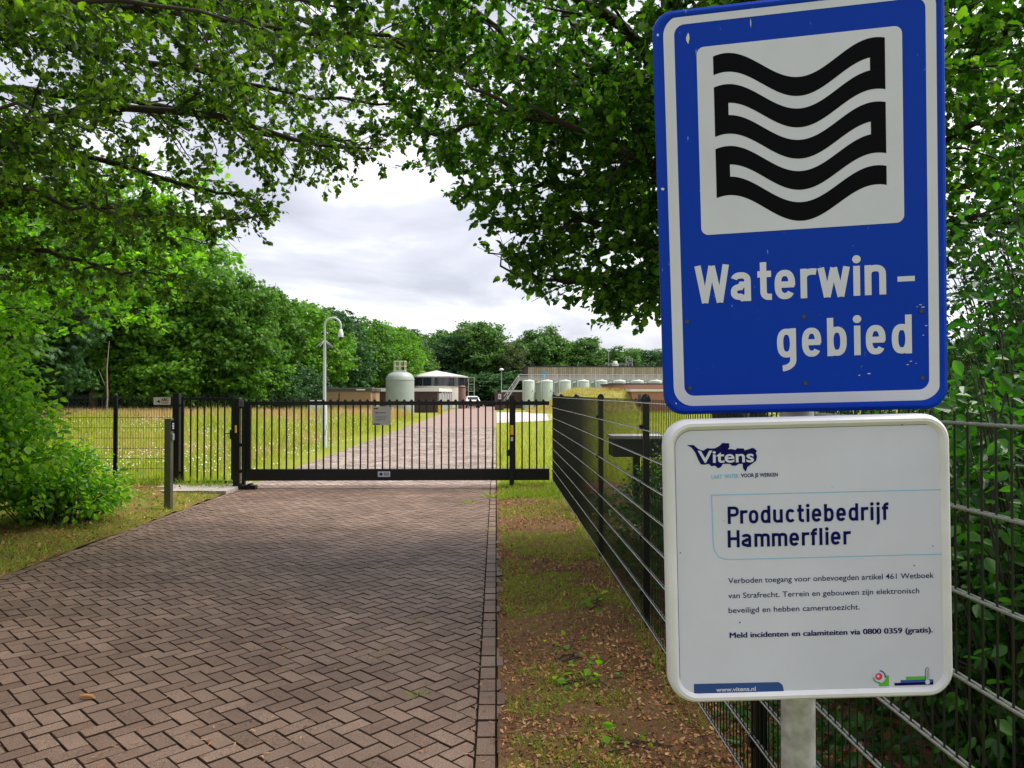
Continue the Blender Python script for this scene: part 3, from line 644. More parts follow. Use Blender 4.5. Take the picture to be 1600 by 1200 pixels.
# sliding gate
GY = 14.7; gx = lambda px: (px-775)/1200*GY
sg = tag(empty('sliding_gate', (gx(388), GY, 0)), 'black barred sliding gate closed across the brick driveway', 'gate')
g0, g1 = 0.0, gx(858)-gx(388)
MB().bb(g0, g1, -.06, .06, .150, .367).build('bottom_beam', M['black'], sg, .006)
MB().bb(g0, g1, -.035, .035, 1.580, 1.655).build('top_rail', M['black'], sg, .005)
MB().bb(g0, g0+.09, -.035, .035, .367, 1.580).build('end_stile', M['black'], sg, .004)
mb = MB(); k = 0; xx = g0+.05
while xx < g1-.02:
    mb.add([(xx-.035, -.003, 1.655), (xx+.035, -.003, 1.655), (xx+.010, -.003, 1.69), (xx-.010, -.003, 1.69), (xx-.035, .003, 1.655), (xx+.035, .003, 1.655), (xx+.010, .003, 1.69), (xx-.010, .003, 1.69)], [(0, 1, 2, 3), (7, 6, 5, 4), (0, 3, 7, 4), (1, 5, 6, 2), (3, 2, 6, 7)]); xx += .14
mb.build('spike_strip', M['black'], sg)
xx = g0+.20; bar0 = None
while xx < g1-.03:
    if bar0 is None: bar0 = MB().bb(-.0135, .0135, -.0135, .0135, .367, 1.580).build('bar', M['black'], sg, .003, (xx, 0, 0))
    else:
        b = bar0.copy(); COL.objects.link(b); b.parent = sg; b.location = (xx, 0, 0)
    xx += .140
mb = MB(); px0 = gx(592)-gx(388); flat(mb, rr(.235, .105, .01, cx=px0+.118, cz=.272), -.0635, 0); 
cc = (px0+.062, .272)
for k in range(3): a = R(60*k+90); strip(mb, [(cc[0]-.034*math.cos(a), cc[1]-.034*math.sin(a)), (cc[0]+.034*math.cos(a), cc[1]+.034*math.sin(a))], .017, -.0642-.0002*k, 1)
font_text(mb, 'SOS', px0+.115, px0+.21, .262, .040, -.0642, 1, .02); strip(mb, [(px0+.115, .25), (px0+.21, .25)], .007, -.0642, 1)
mb.build('emergency_plate', [M['whitefilm'], M['navy']], sg)
# gate posts
gp = tag(empty('gate_post', (gx(799.5), GY-.125, 0)), 'black square guide post standing in front of the right part of the gate', 'gate post')
MB().bb(-.045, .045, -.045, .045, -.2, 1.76).build('post', M['black'], gp, .005)
MB().bb(-.028, .028, -.052, -.0455, 1.02, 1.20).build('yellow_label', M['yellow'], gp, .002); mb = MB().bb(-.022, .022, -.052, -.0455, .90, .98); mb.build('white_label', M['whitefilm'], gp)
MB().bb(-.10, -.046, -.03, .03, .62, .74).build('catch', M['black'], gp, .004); MB().bb(-.046, .046, .046, .055, 1.58, 1.7).build('bracket', M['black'], gp, .004)
mb = MB().bb(-.12, .12, -.09, .09, -.02, .055); mb.build('foot', M['black'], gp, .005)
gq = tag(empty('gate_post', (gx(379), GY-.03, 0)), 'double black portal post between the wicket gate and the sliding gate', 'gate post')
MB().bb(-.115, .005, -.06, .06, -.2, 1.71).build('post', M['black'], gq, .006); MB().bb(.045, .105, -.05, .05, -.2, 1.70).build('post', M['black'], gq, .006)
mb = MB().bb(.005, .045, -.03, .03, 1.52, 1.58).bb(.005, .045, -.03, .03, .8, .86).bb(.005, .045, -.03, .03, .3, .36); mb.build('connector', M['black'], gq, .003)
MB().bb(.0, .085, -.085, -.0605, 1.55, 1.68).build('guide_roller_box', mat('grey box', (.06, .06, .06), .5), gq, .006)
MB().bb(-.075, -.040, -.067, -.0605, 1.06, 1.20).build('yellow_label', M['yellow'], gq, .002)
mb = MB().bb(-.10, .34, -.16, .0, -.02, .075); mb.tube([(.05, -.17, .06), (.05, .0, .06)], .05, 14); mb.tube([(.22, -.17, .06), (.22, .0, .06)], .05, 14); mb.build('roller_block', M['black'], gq, .008)
# wicket gate
wx = lambda px: (px-775)/1200*15.0
wg = tag(empty('wicket_gate', (wx(288), 15.0, 0)), 'narrow black pedestrian gate left of the sliding gate, tiles in front', 'gate')
ww = wx(369)-wx(288)
mb = MB().bb(0, .05, -.02, .02, .07, 1.72).bb(ww-.05, ww, -.02, .02, .07, 1.72).bb(.05, ww-.05, -.02, .02, 1.675, 1.72).bb(.05, ww-.05, -.02, .02, .07, .115); mb.build('frame', M['black'], wg, .003)
bar0 = None
for i in range(6):
    x_ = .05+(ww-.10)*(i+1)/7
    if bar0 is None: bar0 = MB().bb(-.0125, .0125, -.0125, .0125, .115, 1.675).build('bar', M['black'], wg, .002, (x_, 0, 0))
    else: b = bar0.copy(); COL.objects.link(b); b.parent = wg; b.location = (x_, 0, 0)
mb = MB(); k = .03
while k < ww:
    mb.add([(k-.02, -.002, 1.72), (k+.02, -.002, 1.72), (k+.012, -.002, 1.755), (k+.004, -.002, 1.755), (k-.02, .002, 1.72), (k+.02, .002, 1.72), (k+.012, .002, 1.755), (k+.004, .002, 1.755)], [(0, 1, 2, 3), (7, 6, 5, 4), (0, 3, 7, 4), (1, 5, 6, 2), (3, 2, 6, 7)]); k += .072
mb.build('spike_strip', M['black'], wg)
mb = MB().bb(ww-.075, ww+.012, -.03, .03, .92, 1.10); mb.tube([(ww-.06, -.03, 1.03), (ww-.06, -.07, 1.03), (ww-.17, -.07, 1.03)], .009, 8); mb.build('lock', M['black'], wg, .004)
wp = tag(empty('gate_post', (wx(281), 15.0, 0)), 'black square hinge post with flat cap between the left mesh fence and the wicket gate', 'gate post')
MB().bb(-.06, .06, -.06, .06, -.2, 1.79).build('post', M['black'], wp, .005); MB().bb(-.066, .066, -.066, .066, 1.79, 1.806).build('cap', M['black'], wp, .004)
mb = MB().bb(.06, .10, -.015, .015, 1.55, 1.59).bb(.06, .10, -.015, .015, .25, .29); mb.build('hinge', M['black'], wp, .003)
# notice on the sliding gate
ns = tag(empty('gate_notice', (gx(583), GY-.042, 1.20)), 'small grey notice panel hung on the bars of the sliding gate', 'sign')
nw = gx(611)-gx(583)
mb = MB(); P_ = rr(nw, .355, .02, cx=nw/2, cz=.178); flat(mb, P_, 0); ring(mb, P_, P_, .022, 0); flat(mb, P_[::-1], .022); mb.build('board', mat('grey notice', (.36, .36, .33), .5), ns)
mb = MB(); flat(mb, [(.028, .305), (.04, .328), (.06, .322), (.10, .326), (.115, .318), (.10, .305)], -.001); flat(mb, [(.02, .012), (.15, .012), (.15, .022), (.14, .030), (.02, .030)], -.001); font_text(mb, 'Eigen terrein', .06, .25, .226, .026, -.001, 0, .025)
for z_, b in ((.165, .27), (.148, .26), (.118, .25), (.101, .24), (.084, .16)): font_text(mb, 'Verboden toegang voor onbevoegden', .06, b, z_-.004, .0085, -.001, 0, .02)
mb.build('lettering', M['navy'], ns)
# alarm company sign on the left mesh fence
ab = tag(empty('alarm_sign', ((258-775)/1200*15.16, 15.16, 1.655)), 'small pale sign with red underline high on the left mesh fence', 'sign')
mb = MB(); P_ = rr(.325, .145, .008); flat(mb, P_, 0); ring(mb, P_, P_, .006, 0); flat(mb, P_[::-1], .006); mb.build('board', mat('pale sign', (.50, .48, .44), .5), ab)
mb = MB(); font_text(mb, 'ABC', -.02, .13, .0, .05, -.001, 0, .03); flat(mb, [(-.13, .005), (-.08, -.005), (-.055, .035), (-.045, .0), (-.03, -.005), (-.045, -.02), (-.05, -.045), (-.075, -.02)], -.001, 0); flat(mb, [(-.02, -.03), (.13, -.03), (.13, -.018), (-.02, -.018)], -.001, 1); flat(mb, [(-.0, -.05), (.11, -.05), (.11, -.042), (.0, -.042)], -.001, 1); mb.build('lettering', [M['blackprint'], M['red_print']], ab)
# intercom pillar
ip = tag(empty('intercom_pillar', (-5.06, 12.0, 0)), 'brushed steel intercom pillar with keypad, standing in the grass left of the driveway', 'pillar')
MB().bb(-.05, .05, -.05, .05, -.1, 1.40).build('column', M['steel'], ip, .004)
MB().bb(-.053, .053, -.053, .053, 1.40, 1.412).build('cap', M['steel'], ip, .003)
mb = MB().bb(.0505, .062, -.042, .042, 1.22, 1.385); o = mb.build('keypad', M['blackprint'], ip, .003)
mb = MB()
for i in range(3):
    for j in range(3): MB().bb(.0625, .066, -.028+.022*i, -.014+.022*i, 1.255+.034*j, 1.275+.034*j).build('button', M['whitefilm'], o)
MB().bb(.0505, .075, -.035, .035, 1.08, 1.18).build('card_reader', mat('grey plastic', (.16, .17, .19), .4), ip, .008)
# far fence at the back of the meadow
ff = tag(empty('boundary_fence', (-46, 60, 0)), 'dark green mesh fence along the far end of the meadow under the trees', 'fence')
mb = MB()
for k in range(36):
    x_ = k*.95
    for _ in range(1): mb.bb(x_-.008, x_+.008, -.01, .01, .1, 1.75)
for z_ in (.15, .4, .65, .9, 1.15, 1.4, 1.68): mb.bb(0, 34, -.012, .012, z_, z_+.022)
mb.build('mesh_panel', M['greenpost'], ff)
p0_ = None
for k in range(14):
    if p0_ is None: p0_ = MB().bb(-.05, .05, -.05, .05, -.1, 1.85).build('post', M['greenpost'], ff, 0, (0, .04, 0))
    else: b = p0_.copy(); COL.objects.link(b); b.parent = ff; b.location = (k*2.6, .04, 0)

# ================================================================== FAR SITE
X = lambda px, D: (px-775)/1200*D
Z = lambda py, D: 1.8-(py-615)/1200*D
M['silo'] = mat('grey green silo paint', (.25, .29, .265), .5, var=.06, scale=2)
M['tank'] = mat('pale mint tank paint', (.46, .53, .46), .5, var=.05, scale=2)
M['brown'] = mat('dark brown boarding', (.055, .028, .026), .6, var=.2, scale=3)
M['fascia'] = mat('white fascia', (.62, .62, .60), .5)
M['redbrick'] = mat('red brick', (.34, .17, .11), .85, var=.25, scale=22)
M['yellowbrick'] = mat('tan brick', (.27, .17, .095), .85, var=.25, scale=16)
M['roofgrey'] = mat('pale grey roof sheet', (.46, .44, .42), .6, var=.06, scale=1)
M['timber'] = mat('weathered grey timber', (.22, .175, .125), .8, var=.3, scale=2)
M['roofdark'] = mat('dark roof felt', (.05, .05, .05), .8)
M['door_grey'] = mat('grey door', (.27, .27, .28), .5, var=.1)
M['railing'] = mat('pale galvanised railing', (.50, .50, .49), .5, metal=.3)
M['cream'] = mat('cream render', (.52, .49, .42), .8, var=.05)
# camera mast
cp = tag(empty('camera_mast', (X(508.5, 26), 26, 0)), 'tall grey camera mast with hooked top and spike collar in the meadow behind the gate', 'camera mast')
h2 = Z(532, 26)
MB().tube([(0, 0, -.2), (0, 0, 1.45), (0, 0, 1.52)], [.088, .088, .062], 16).tube([(0, 0, 1.52), (0, 0, h2)], [.056, .048], 14).build('pole', M['galvpaint'], cp)
mb = MB(); ztop = Z(497, 26); rr0 = .27; pts = [(0, 0, h2), (0, 0, ztop-rr0)]+[(rr0-rr0*math.cos(R(a)), 0, ztop-rr0+rr0*math.sin(R(a))) for a in range(15, 181, 15)]+[(2*rr0, 0, ztop-rr0-.14)]
mb.tube(pts, .032, 10).build('hook_arm', M['galvpaint'], cp)
mb = MB()
for k in range(10):
    a = 2*math.pi*k/10; mb.tube([(.05*math.cos(a), .05*math.sin(a), h2+.0-.02), (.30*math.cos(a), .30*math.sin(a), h2-.24)], [.012, .004], 5)
mb.build('spike_collar', M['galv'], cp)
o = MB().lathe((2*rr0, 0, ztop-rr0-.14), [(.0001, .03), (.05, .02), (.065, -.06), (.085, -.10), (.088, -.20), (.085, -.24)], 18).build('dome_camera', M['whitepaint'], cp)
MB().lathe((2*rr0, 0, ztop-rr0-.14), [(.075, -.24), (.075, -.29), (.055, -.34), (.0001, -.375)], 16).build('lens_dome', M['glass_dark'], o)
MB().bb(.066, .10, -.04, .04, .6, .75).bb(-.07, .07, -.105, -.06, .45, .60).build('hatch', M['galvpaint'], cp)
# white cabinet at the far left fence
D = 56; t = tag(empty('utility_cabinet', (X(496, D), D, 0)), 'small pale utility cabinet at the meadow end left of the brick shed', 'cabinet')
MB().bb(-.55, .55, -.3, .3, 0, 1.25).build('body', M['fascia'], t, .02); MB().bb(-.60, .60, -.35, .35, 1.25, 1.32).build('lid', M['galvpaint'], t, .02); [MB().bb(a, a+.48, -.325, -.302, .1, 1.18).build('door', M['whitepaint'], t) for a in (-.5, .02)]
# brick shed left of silo
D = 66; bsd = tag(empty('brick_shed', (X(508, D), D, 0)), 'low tan brick shed with dark flat roof edge left of the silo', 'shed')
wx_ = X(580, D)-X(508, D); hz = Z(608, D)
MB().bb(0, wx_, 0, 5, 0, hz-.18).build('wall', M['yellowbrick'], bsd); MB().bb(-.12, wx_+.12, -.12, 5.1, hz-.18, hz+.06).build('roof', M['roofdark'], bsd); MB().bb(wx_-1.2, wx_-.45, -.14, -.122, hz-.1, hz+.0).build('wall_lamp', M['fascia'], bsd); MB().bb(-.1, wx_+.1, -.1, 5.08, hz+.06, hz+.10).build('roof_trim', M['timber'], bsd)
# silo
D = 68; r_ = X(647.5, D)-X(625.5, D); si = tag(empty('silo', (X(625.5, D), D, 0)), 'grey green round silo with domed top and railed hatch', 'silo'); zt = Z(580.5, D)
MB().lathe((0, 0, 0), [(r_, 0), (r_, zt-.72), (r_*.985, zt-.6), (r_*.93, zt-.42), (r_*.8, zt-.22), (r_*.55, zt-.07), (r_*.3, zt), (.0001, zt+.02)], 40).build('shell', M['silo'], si)
MB().lathe((0, 0, 0), [(r_+.03, zt-.75), (r_+.035, zt-.70), (r_, zt-.68)], 40).build('weld_ring', M['silo'], si)
mb = MB(); zr = Z(564, D); s_ = .46
for a in (-s_, 0, s_):
    for b in (-s_, s_): mb.bb(a-.03, a+.03, b-.03, b+.03, zt-.12, zr)
for z_ in (zr-.06, zr-.5, zt+.05):
    mb.bb(-s_-.04, s_+.04, -s_-.035, -s_+.035, z_, z_+.06).bb(-s_-.04, s_+.04, s_-.035, s_+.035, z_, z_+.06).bb(-s_-.035, -s_+.035, -s_+.04, s_-.04, z_, z_+.06).bb(s_-.035, s_+.035, -s_+.04, s_-.04, z_, z_+.06)
mb.build('railing', M['cream'], si)
mb = MB(); mb.tube([(.2, -r_-.12, .55), (.2, -r_+.1, .55)], .36, 20).build('manhole', M['silo'], si); MB().tube([(-.45, -r_-.3, .0), (-.45, -r_-.3, .5), (-.45, -r_+.2, .6)], .07, 8).build('pipe', M['galv'], si)
# low dark service building with the grey doors
D = 74; y1 = 97; sb = tag(empty('service_building', (0, 0, 0)), 'low dark brown service building with white roof edge behind the silo', 'building')
x0, x1, hz = X(592, D), X(684, D), Z(606.5, D); x1b = X(727, y1)
x1b = x1+.0
sb.location = (x1, D, 0)
wl = x0-x1
mb = MB().bb(wl, 0, 0, y1-D, 0, hz-.32)
for k in range(24): mb.bb(wl+.05+k*abs(wl)/24, wl+.14+k*abs(wl)/24, -.035, 0.002, .05, hz-.34)
mb.build('wall', M['brown'], sb); MB().bb(wl-.15, .15, -.18, y1-D+.15, hz-.32, hz).build('roof_edge', M['fascia'], sb)
for k in range(5):
    MB().bb(.0, .06, 1.2+k*4.2, 4.6+k*4.2, 0, hz-.5).build('garage_door', M['door_grey'], sb); MB().bb(.0, .16, 4.85+k*4.2, 5.05+k*4.2, 0, hz-.34).build('pilaster', M['fascia'], sb)
# round reservoir with glazed ring
D = 96; c_ = (X(679, D), D+3, 0); rb = tag(empty('round_reservoir', c_), 'round reservoir building with dark glazed ring and shallow conical roof behind the service building', 'building'); r_ = 3.85
MB().lathe((0, 0, 0), [(r_-.1, 0), (r_-.1, Z(603, D))], 48).build('wall', M['cream'], rb)
MB().lathe((0, 0, 0), [(r_, Z(603, D)), (r_, Z(589, D))], 48).build('glass_ring', M['glass_dark'], rb)
MB().lathe((0, 0, 0), [(r_+.2, Z(589.5, D)), (r_+.22, Z(587.5, D)), (.25, Z(578.5, D)), (.0001, Z(578, D))], 12, sm=False).build('roof', M['roofgrey'], rb)
mb = MB()
for k in range(12):
    a = 2*math.pi*(k+.3)/12; MB().box(((r_+.04)*math.cos(a), (r_+.04)*math.sin(a), (Z(603, D)+Z(589, D))/2), (.10, .10, Z(589, D)-Z(603, D)), 0, Matrix.Rotation(a, 3, 'Z')).build('mullion', M['roofdark'], rb)
mb = MB(); xs_ = r_+.3
for a in (0, .75): mb.tube([(xs_+a, -1.2, 0), (xs_+a, -1.2, 3.9)], .035, 6); mb.tube([(xs_+a, -.5, 0), (xs_+a, -.5, 3.9)], .035, 6)
for z_ in (1.2, 2.1, 3.0, 3.85): mb.tube([(xs_, -1.2, z_), (xs_+.75, -1.2, z_)], .03, 6); mb.tube([(xs_+.75, -1.2, z_), (xs_+.75, -.5, z_)], .03, 6)
mb.tube([(xs_+.4, -1.25, 1.5), (xs_+2.0, -1.25, .2)], .05, 6); mb.build('access_ladder', M['galv'], rb)
# brown tank beside it
t = tag(empty('brown_tank', (X(722, 92), 92, 0)), 'small brown round tank at the far corner of the service building', 'tank')
MB().lathe((0, 0, 0), [(.45, 0), (.45, 2.6), (.40, 2.7), (.0001, 2.78)], 20).build('shell', mat('reddish brown tank', (.17, .085, .07), .6), t); MB().lathe((0, 0, 0), [(.47, 2.5), (.49, 2.56), (.47, 2.62)], 20).build('hoop', M['brown'], t)
# yellow hydrant box
t = tag(empty('yellow_hydrant_post', (X(688, 70), 70, 0)), 'small yellow hydrant post by the corner of the service building', 'hydrant post')
MB().bb(-.16, .16, -.16, .16, 0, .75).build('post', M['yellow'], t, .04); MB().bb(-.19, .19, -.19, .19, .75, .84).build('cap', M['yellow'], t, .03)
# parked white car
D = 97; ca = tag(empty('parked_car', (X(737, D), D, 0), R(8)), 'white hatchback parked at the far end of the brick road beside the service building', 'car')
M['carwhite'] = mat('white car paint', (.72, .73, .74), .25, coat=.5)
mb = MB(); prof = [(-2.0, .35), (-2.02, .75), (-1.95, .95), (-1.55, 1.02), (-1.15, 1.42), (-.6, 1.5), (.5, 1.48), (1.2, 1.05), (1.85, .95), (2.0, .75), (1.98, .35)]; n = len(prof)
def sec(y, z): k = 1.0 if z < 1.0 else 1-.28*(z-1.0)/.5; return k*.86
mb.add([(-sec(*p), p[0], p[1]) for p in prof]+[(sec(*p), p[0], p[1]) for p in prof], [(i, (i+1) % n, n+(i+1) % n, n+i) for i in range(n)]+[list(range(n))[::-1], list(range(n, 2*n))], 0)
mb.build('body', M['carwhite'], ca, .05)
MB().add([(-.66, -1.54, 1.08), (.66, -1.54, 1.08), (.62, -1.26, 1.38), (-.62, -1.26, 1.38)], [(0, 1, 2, 3)]).build('rear_window', M['glass_dark'], ca)
MB().add([(-.64, 1.17, 1.09), (.64, 1.17, 1.09), (.60, .62, 1.43), (-.60, .62, 1.43)], [(3, 2, 1, 0)]).build('windscreen', M['glass_dark'], ca)
for s_ in (-1, 1): MB().add([(s_*.83, -1.2, 1.06), (s_*.83, .9, 1.06), (s_*.72, .4, 1.42), (s_*.72, -.9, 1.42)], [(0, 1, 2, 3) if s_ > 0 else (3, 2, 1, 0)]).build('side_window', M['glass_dark'], ca)
for sx in (-1, 1):
    for y_ in (-1.25, 1.25):
        o = MB().tube([(sx*.70, y_, .31), (sx*.88, y_, .31)], .31, 20).build('wheel', M['blackprint'], ca); MB().tube([(sx*.88, y_, .31), (sx*.895, y_, .31)], .19, 14).build('rim', M['galv'], o)
    MB().bb(sx*.70-.11, sx*.70+.11, -2.035, -2.0, .72, .88).build('tail_light', M['red_print'], ca)
MB().bb(-.26, .26, -2.04, -2.015, .55, .66).build('number_plate', M['yellow'], ca)
# filter tanks: two rows in front of the hall
D0 = 88
def tank_mesh(parent, r, h):
    MB().lathe((0, 0, 0), [(r, 0), (r, h-.14), (r*.97, h-.04), (r*.88, h), (r*.6, h+.03), (.0001, h+.05)], 28).build('shell', M['tank'], parent)
    MB().lathe((0, 0, 0), [(r+.015, h-.16), (r+.03, h-.12), (r+.015, h-.08)], 28).build('rim_band', M['whitepaint'], parent)
    MB().bb(r*.55, r*.55+.12, -r*.88, -r*.80, h*.62, h*.62+.14).build('valve', M['galv'], parent); MB().tube([(-r*.75, -r*.72, 0), (-r*.75, -r*.72, h-.2), (-r*.4, -r*.4, h)], .035, 6).build('pipe', M['galv'], parent)
    MB().lathe((0, 0, h+.02), [(.28, 0), (.28, .09), (.0001, .10)], 14).build('lid', M['tank'], parent)
ORD = ('first', 'second', 'third', 'fourth', 'fifth', 'sixth', 'seventh', 'eighth')
tk = empty('filter_tank'); tank_mesh(tk, .70, Z(594.5, D0))
front = [760+(310+53+157.5*k)/5.517 for k in range(8)]
for k, px in enumerate(front):
    o = tk if k == 0 else copy_tree(tk)
    o.location = (X(px, D0), D0, 0); tag(o, f'pale mint filter tank, {ORD[k]} from the stairs in the front row below the walkway', 'tank', 'front row of filter tanks')
tk2 = empty('filter_tank'); tank_mesh(tk2, .58, Z(597, D0+3))
for k in range(7):
    o = tk2 if k == 0 else copy_tree(tk2)
    o.location = (X(760+(425+40+157.5*k)/5.517, D0+3), D0+3, 0); tag(o, f'pale mint rear tank half hidden in the gap after the {ORD[k]} front tank', 'tank', 'rear row of filter tanks')
# walkway above the tanks with stairs
wk = tag(empty('walkway', (X(811, 90), 90, 0)), 'long pale railed walkway over the filter tanks with stairs down at its left end', 'walkway')
wlen = X(1060, 90)-X(811, 90); zd, zr = Z(593, 90), Z(585.5, 90)
MB().bb(0, wlen, -.5, .5, zd-.12, zd).build('deck', M['railing'], wk)
mb = MB()
for y_ in (-.46, .46):
    for z_ in (zr, (zr+zd)/2+.02, zd+.12): mb.bb(0, wlen, y_-.03, y_+.03, z_-.03, z_+.03)
    k = 0
    while k < wlen: mb.bb(k-.03, k+.03, y_-.025, y_+.025, zd, zr-.03); k += 1.5
mb.build('railing', M['railing'], wk)
mb = MB(); dx = X(783, 90)-X(811, 90)
for y_ in (-.46, .46):
    mb.tube([(0, y_, zd-.06), (dx, y_, .0)], .09, 6); mb.tube([(0, y_, zr), (dx, y_, 1.0)], .045, 6); mb.tube([(0, y_, (zr+zd)/2), (dx, y_, .5)], .035, 6)
    for q in (.05, .35, .65, .97): mb.tube([(dx*q, y_, zd*(1-q)), (dx*q, y_, zd*(1-q)+(zr-zd)*(1-q)+1.0*q)], .035, 6)
for q in range(1, 14): mb.bb(dx*q/14-.12, dx*q/14+.12, -.42, .42, zd*(1-q/14)-.03, zd*(1-q/14)+.01)
mb.build('stairs', M['railing'], wk)
mb = MB()
for k in range(9): MB().bb(.4+k*2.1, .5+k*2.1, -.05, .05, 0, zd-.12).build('support', M['galv'], wk)
# low brown wall with white cap behind the tanks
t = tag(empty('retaining_wall', (X(784, 92), 92.3, 0)), 'low brown wall with white coping behind the foot of the stairs', 'wall')
MB().bb(0, 7.2, 0, .3, 0, 2.0).build('wall', M['brown'], t); MB().bb(-.08, 7.28, -.08, .38, 2.0, 2.22).build('coping', M['fascia'], t)
# small dark notice board at the foot of the stairs
t = tag(empty('notice_board', (X(780, 84), 84, 0)), 'small dark box with a red and white notice at the foot of the stairs', 'notice board')
MB().bb(-.5, .5, -.3, .3, 0, 1.9).build('box', M['brown'], t, .03); MB().bb(-.12, .22, -.33, -.302, 1.2, 1.75).build('notice', M['whitefilm'], t); MB().bb(-.04, .12, -.34, -.331, 1.35, 1.6).build('red_mark', M['red_print'], t)
# timber hall
D = 100; th = tag(empty('timber_hall', (X(821, D), D, 0)), 'long flat hall clad in weathered vertical timber behind the filter tanks', 'building'); hz = Z(573, D); hl = X(1080, D)-X(821, D)
mb = MB(); ch = .35; mb.add([(0, ch, 0), (ch, 0, 0), (hl, 0, 0), (hl, 12, 0), (0, 12, 0), (0, ch, hz), (ch, 0, hz), (hl, 0, hz), (hl, 12, hz), (0, 12, hz)], [(0, 1, 6, 5), (1, 2, 7, 6), (2, 3, 8, 7), (3, 4, 9, 8), (4, 0, 5, 9), (5, 6, 7, 8, 9)])
mb.build('core', M['brown'], th)
rs = random.Random(4); mb = MB(); x_ = ch
tones = [mat('weathered plank', c, .85, var=.12, scale=3) for c in ((.33, .27, .195), (.38, .31, .23), (.27, .22, .16), (.45, .37, .28))]
while x_ < hl-.3:
    w_ = .28; mb.bb(x_, x_+w_-.03, -.045, -.002, .1, hz-.05-rs.random()*.03, rs.choice([0, 0, 1, 1, 2, 3])); x_ += w_
mb.build('cladding', tones, th)
MB().bb(-.1, hl+.1, -.1, 12.1, hz, hz+.1).build('roof_edge', M['roofdark'], th)
o = MB().lathe((X(969, D)-X(821, D), 4, hz+.1), [(.42, 0), (.48, .45), (.3, .6), (.3, .8), (.0001, .85)], 16).build('roof_vent', M['cream'], th)
mb = MB(); a = X(951, D)-X(821, D); b = X(996, D)-X(821, D)
for k in range(8): mb.bb(a+(b-a)*k/7-.03, a+(b-a)*k/7+.03, 2.97, 3.03, hz+.1, hz+.45)
mb.bb(a, b, 2.97, 3.03, hz+.45, hz+.52).build('roof_railing', M['galv'], th)
mb = MB(); a = X(986, D)-X(821, D); b = X(996, D)-X(821, D)
for q in (a, b): mb.bb(q-.05, q+.05, 3.4, 3.5, hz+.1, hz+1.35)
mb.bb(a-.05, b+.05, 3.4, 3.5, hz+1.27, hz+1.35).bb(a-.05, b+.05, 3.4, 3.5, hz+.7, hz+.76).build('ladder_frame', M['galv'], th)
MB().tube([(X(960, D)-X(821, D), 5, hz), (X(960, D)-X(821, D), 5, hz+2.3)], .035, 6).build('antenna', M['galv'], th)
MB().bb(X(847, D)-X(821, D), X(855.5, D)-X(821, D), -.09, -.05, hz-1.35, hz-.65).build('blue_plate', mat('faded blue plate', (.10, .30, .46), .5), th)
# red brick building on the right
D = 72; rbk = tag(empty('brick_building', (X(988, D), D, 0)), 'low red brick building with pale roof edge right of the grassy mound', 'building'); hz = Z(608, D); bl = 12
MB().bb(0, bl, 0, 8, 0, hz-.22).build('wall', M['redbrick'], rbk); MB().bb(-.2, bl+.2, -.2, 8.2, hz-.22, hz).build('roof_edge', M['fascia'], rbk)
MB().bb(-1.2, bl, 3, 12, hz+.01, hz+.45).build('upper_wall', M['redbrick'], rbk); MB().bb(-1.35, bl+.1, 2.85, 12.1, hz+.45, hz+.6).build('upper_roof_edge', M['roofdark'], rbk)
for px in (1000, 1009): q = X(px, D)-X(988, D); o = MB().bb(q-.13, q+.13, -.03, .0, .55, hz-.5).build('window', M['glass_dark'], rbk)
MB().bb(.30, .42, -.04, 0, .9, 1.35).build('meter_box', M['roofdark'], rbk)
# floodlight on thin pole among the far trees
t = tag(empty('site_lamp', (X(783.5, 104), 104, 0)), 'slim lamp post with a white head standing before the far trees', 'lamp post')
MB().tube([(0, 0, 0), (0, 0, 5.0)], [.06, .04], 8).build('pole', M['galvpaint'], t); MB().lathe((0, 0, 5.0), [(.05, -.15), (.32, -.05), (.30, .10), (.15, .22), (.0001, .26)], 14).build('lamp_head', M['whitepaint'], t)
# dark meter box with pale lid behind the right fence
D = 11.5; t = tag(empty('meter_box', (X(994, D), D+.25, 0)), 'dark box with pale flat lid standing behind the mesh fence among shrubs', 'meter box')
zz = Z(683, D); MB().bb(-.34, .42, -.25, .25, zz-.30, zz-.03).build('body', mat('dark box', (.012, .013, .012), .6), t, .01); MB().bb(-.36, .44, -.27, .27, zz-.03, zz+.02).build('lid', mat('pale lid', (.55, .53, .52), .6), t, .006); MB().bb(.0, .10, -.05, .05, -.1, zz-.30).build('stem', M['black'], t)
# loose bark on the bricks
p = gnd(137, 1093); t = MB(); t.tube([(-.055, .008, .012), (-.02, -.004, .020), (.02, .003, .019), (.06, -.010, .010)], [.006, .012, .012, .004], 7)
o = t.build('bark_piece', mat('bark chip', (.42, .20, .065), .8, var=.3, scale=60, bump=.5, bscale=150)); o.location = (p.x, p.y, .003); o.rotation_euler = (0, 0, -.2); tag(o, 'orange brown piece of bark lying on the brick driveway', 'bark')
# weeds growing from the joints
def weed(px, py, s, n, lab):
    p = gnd(px, py); r_ = np.random.default_rng(int(px)); P = np.stack([p.x+r_.normal(size=n)*s*.5, p.y+r_.normal(size=n)*s*.5, np.full(n, -.004)], 1)
    o = grass('weed', P-np.array([p.x, p.y, 0]), r_.uniform(.5, 1.2, n)*s, .14, LM['turf'], .9, int(px)); o.location = (p.x, p.y, 0)
    tag(o, lab, 'weed', 'weeds in the paving joints')
weed(655, 1086, .05, 26, 'green weed tuft in the joints at the near right of the driveway')
weed(657, 970, .035, 18, 'tiny weed in the paving joints beyond the near tuft')
weed(598, 1017, .03, 14, 'tiny weed between the bricks in the middle of the driveway')
weed(318, 1001, .035, 14, 'small flat weed in the joints at the left of the driveway')
weed(733, 786, .10, 22, 'row of grass weeds in the paving near the gate')
weed(770, 776, .14, 30, 'grass tuft at the driveway edge by the guide post')
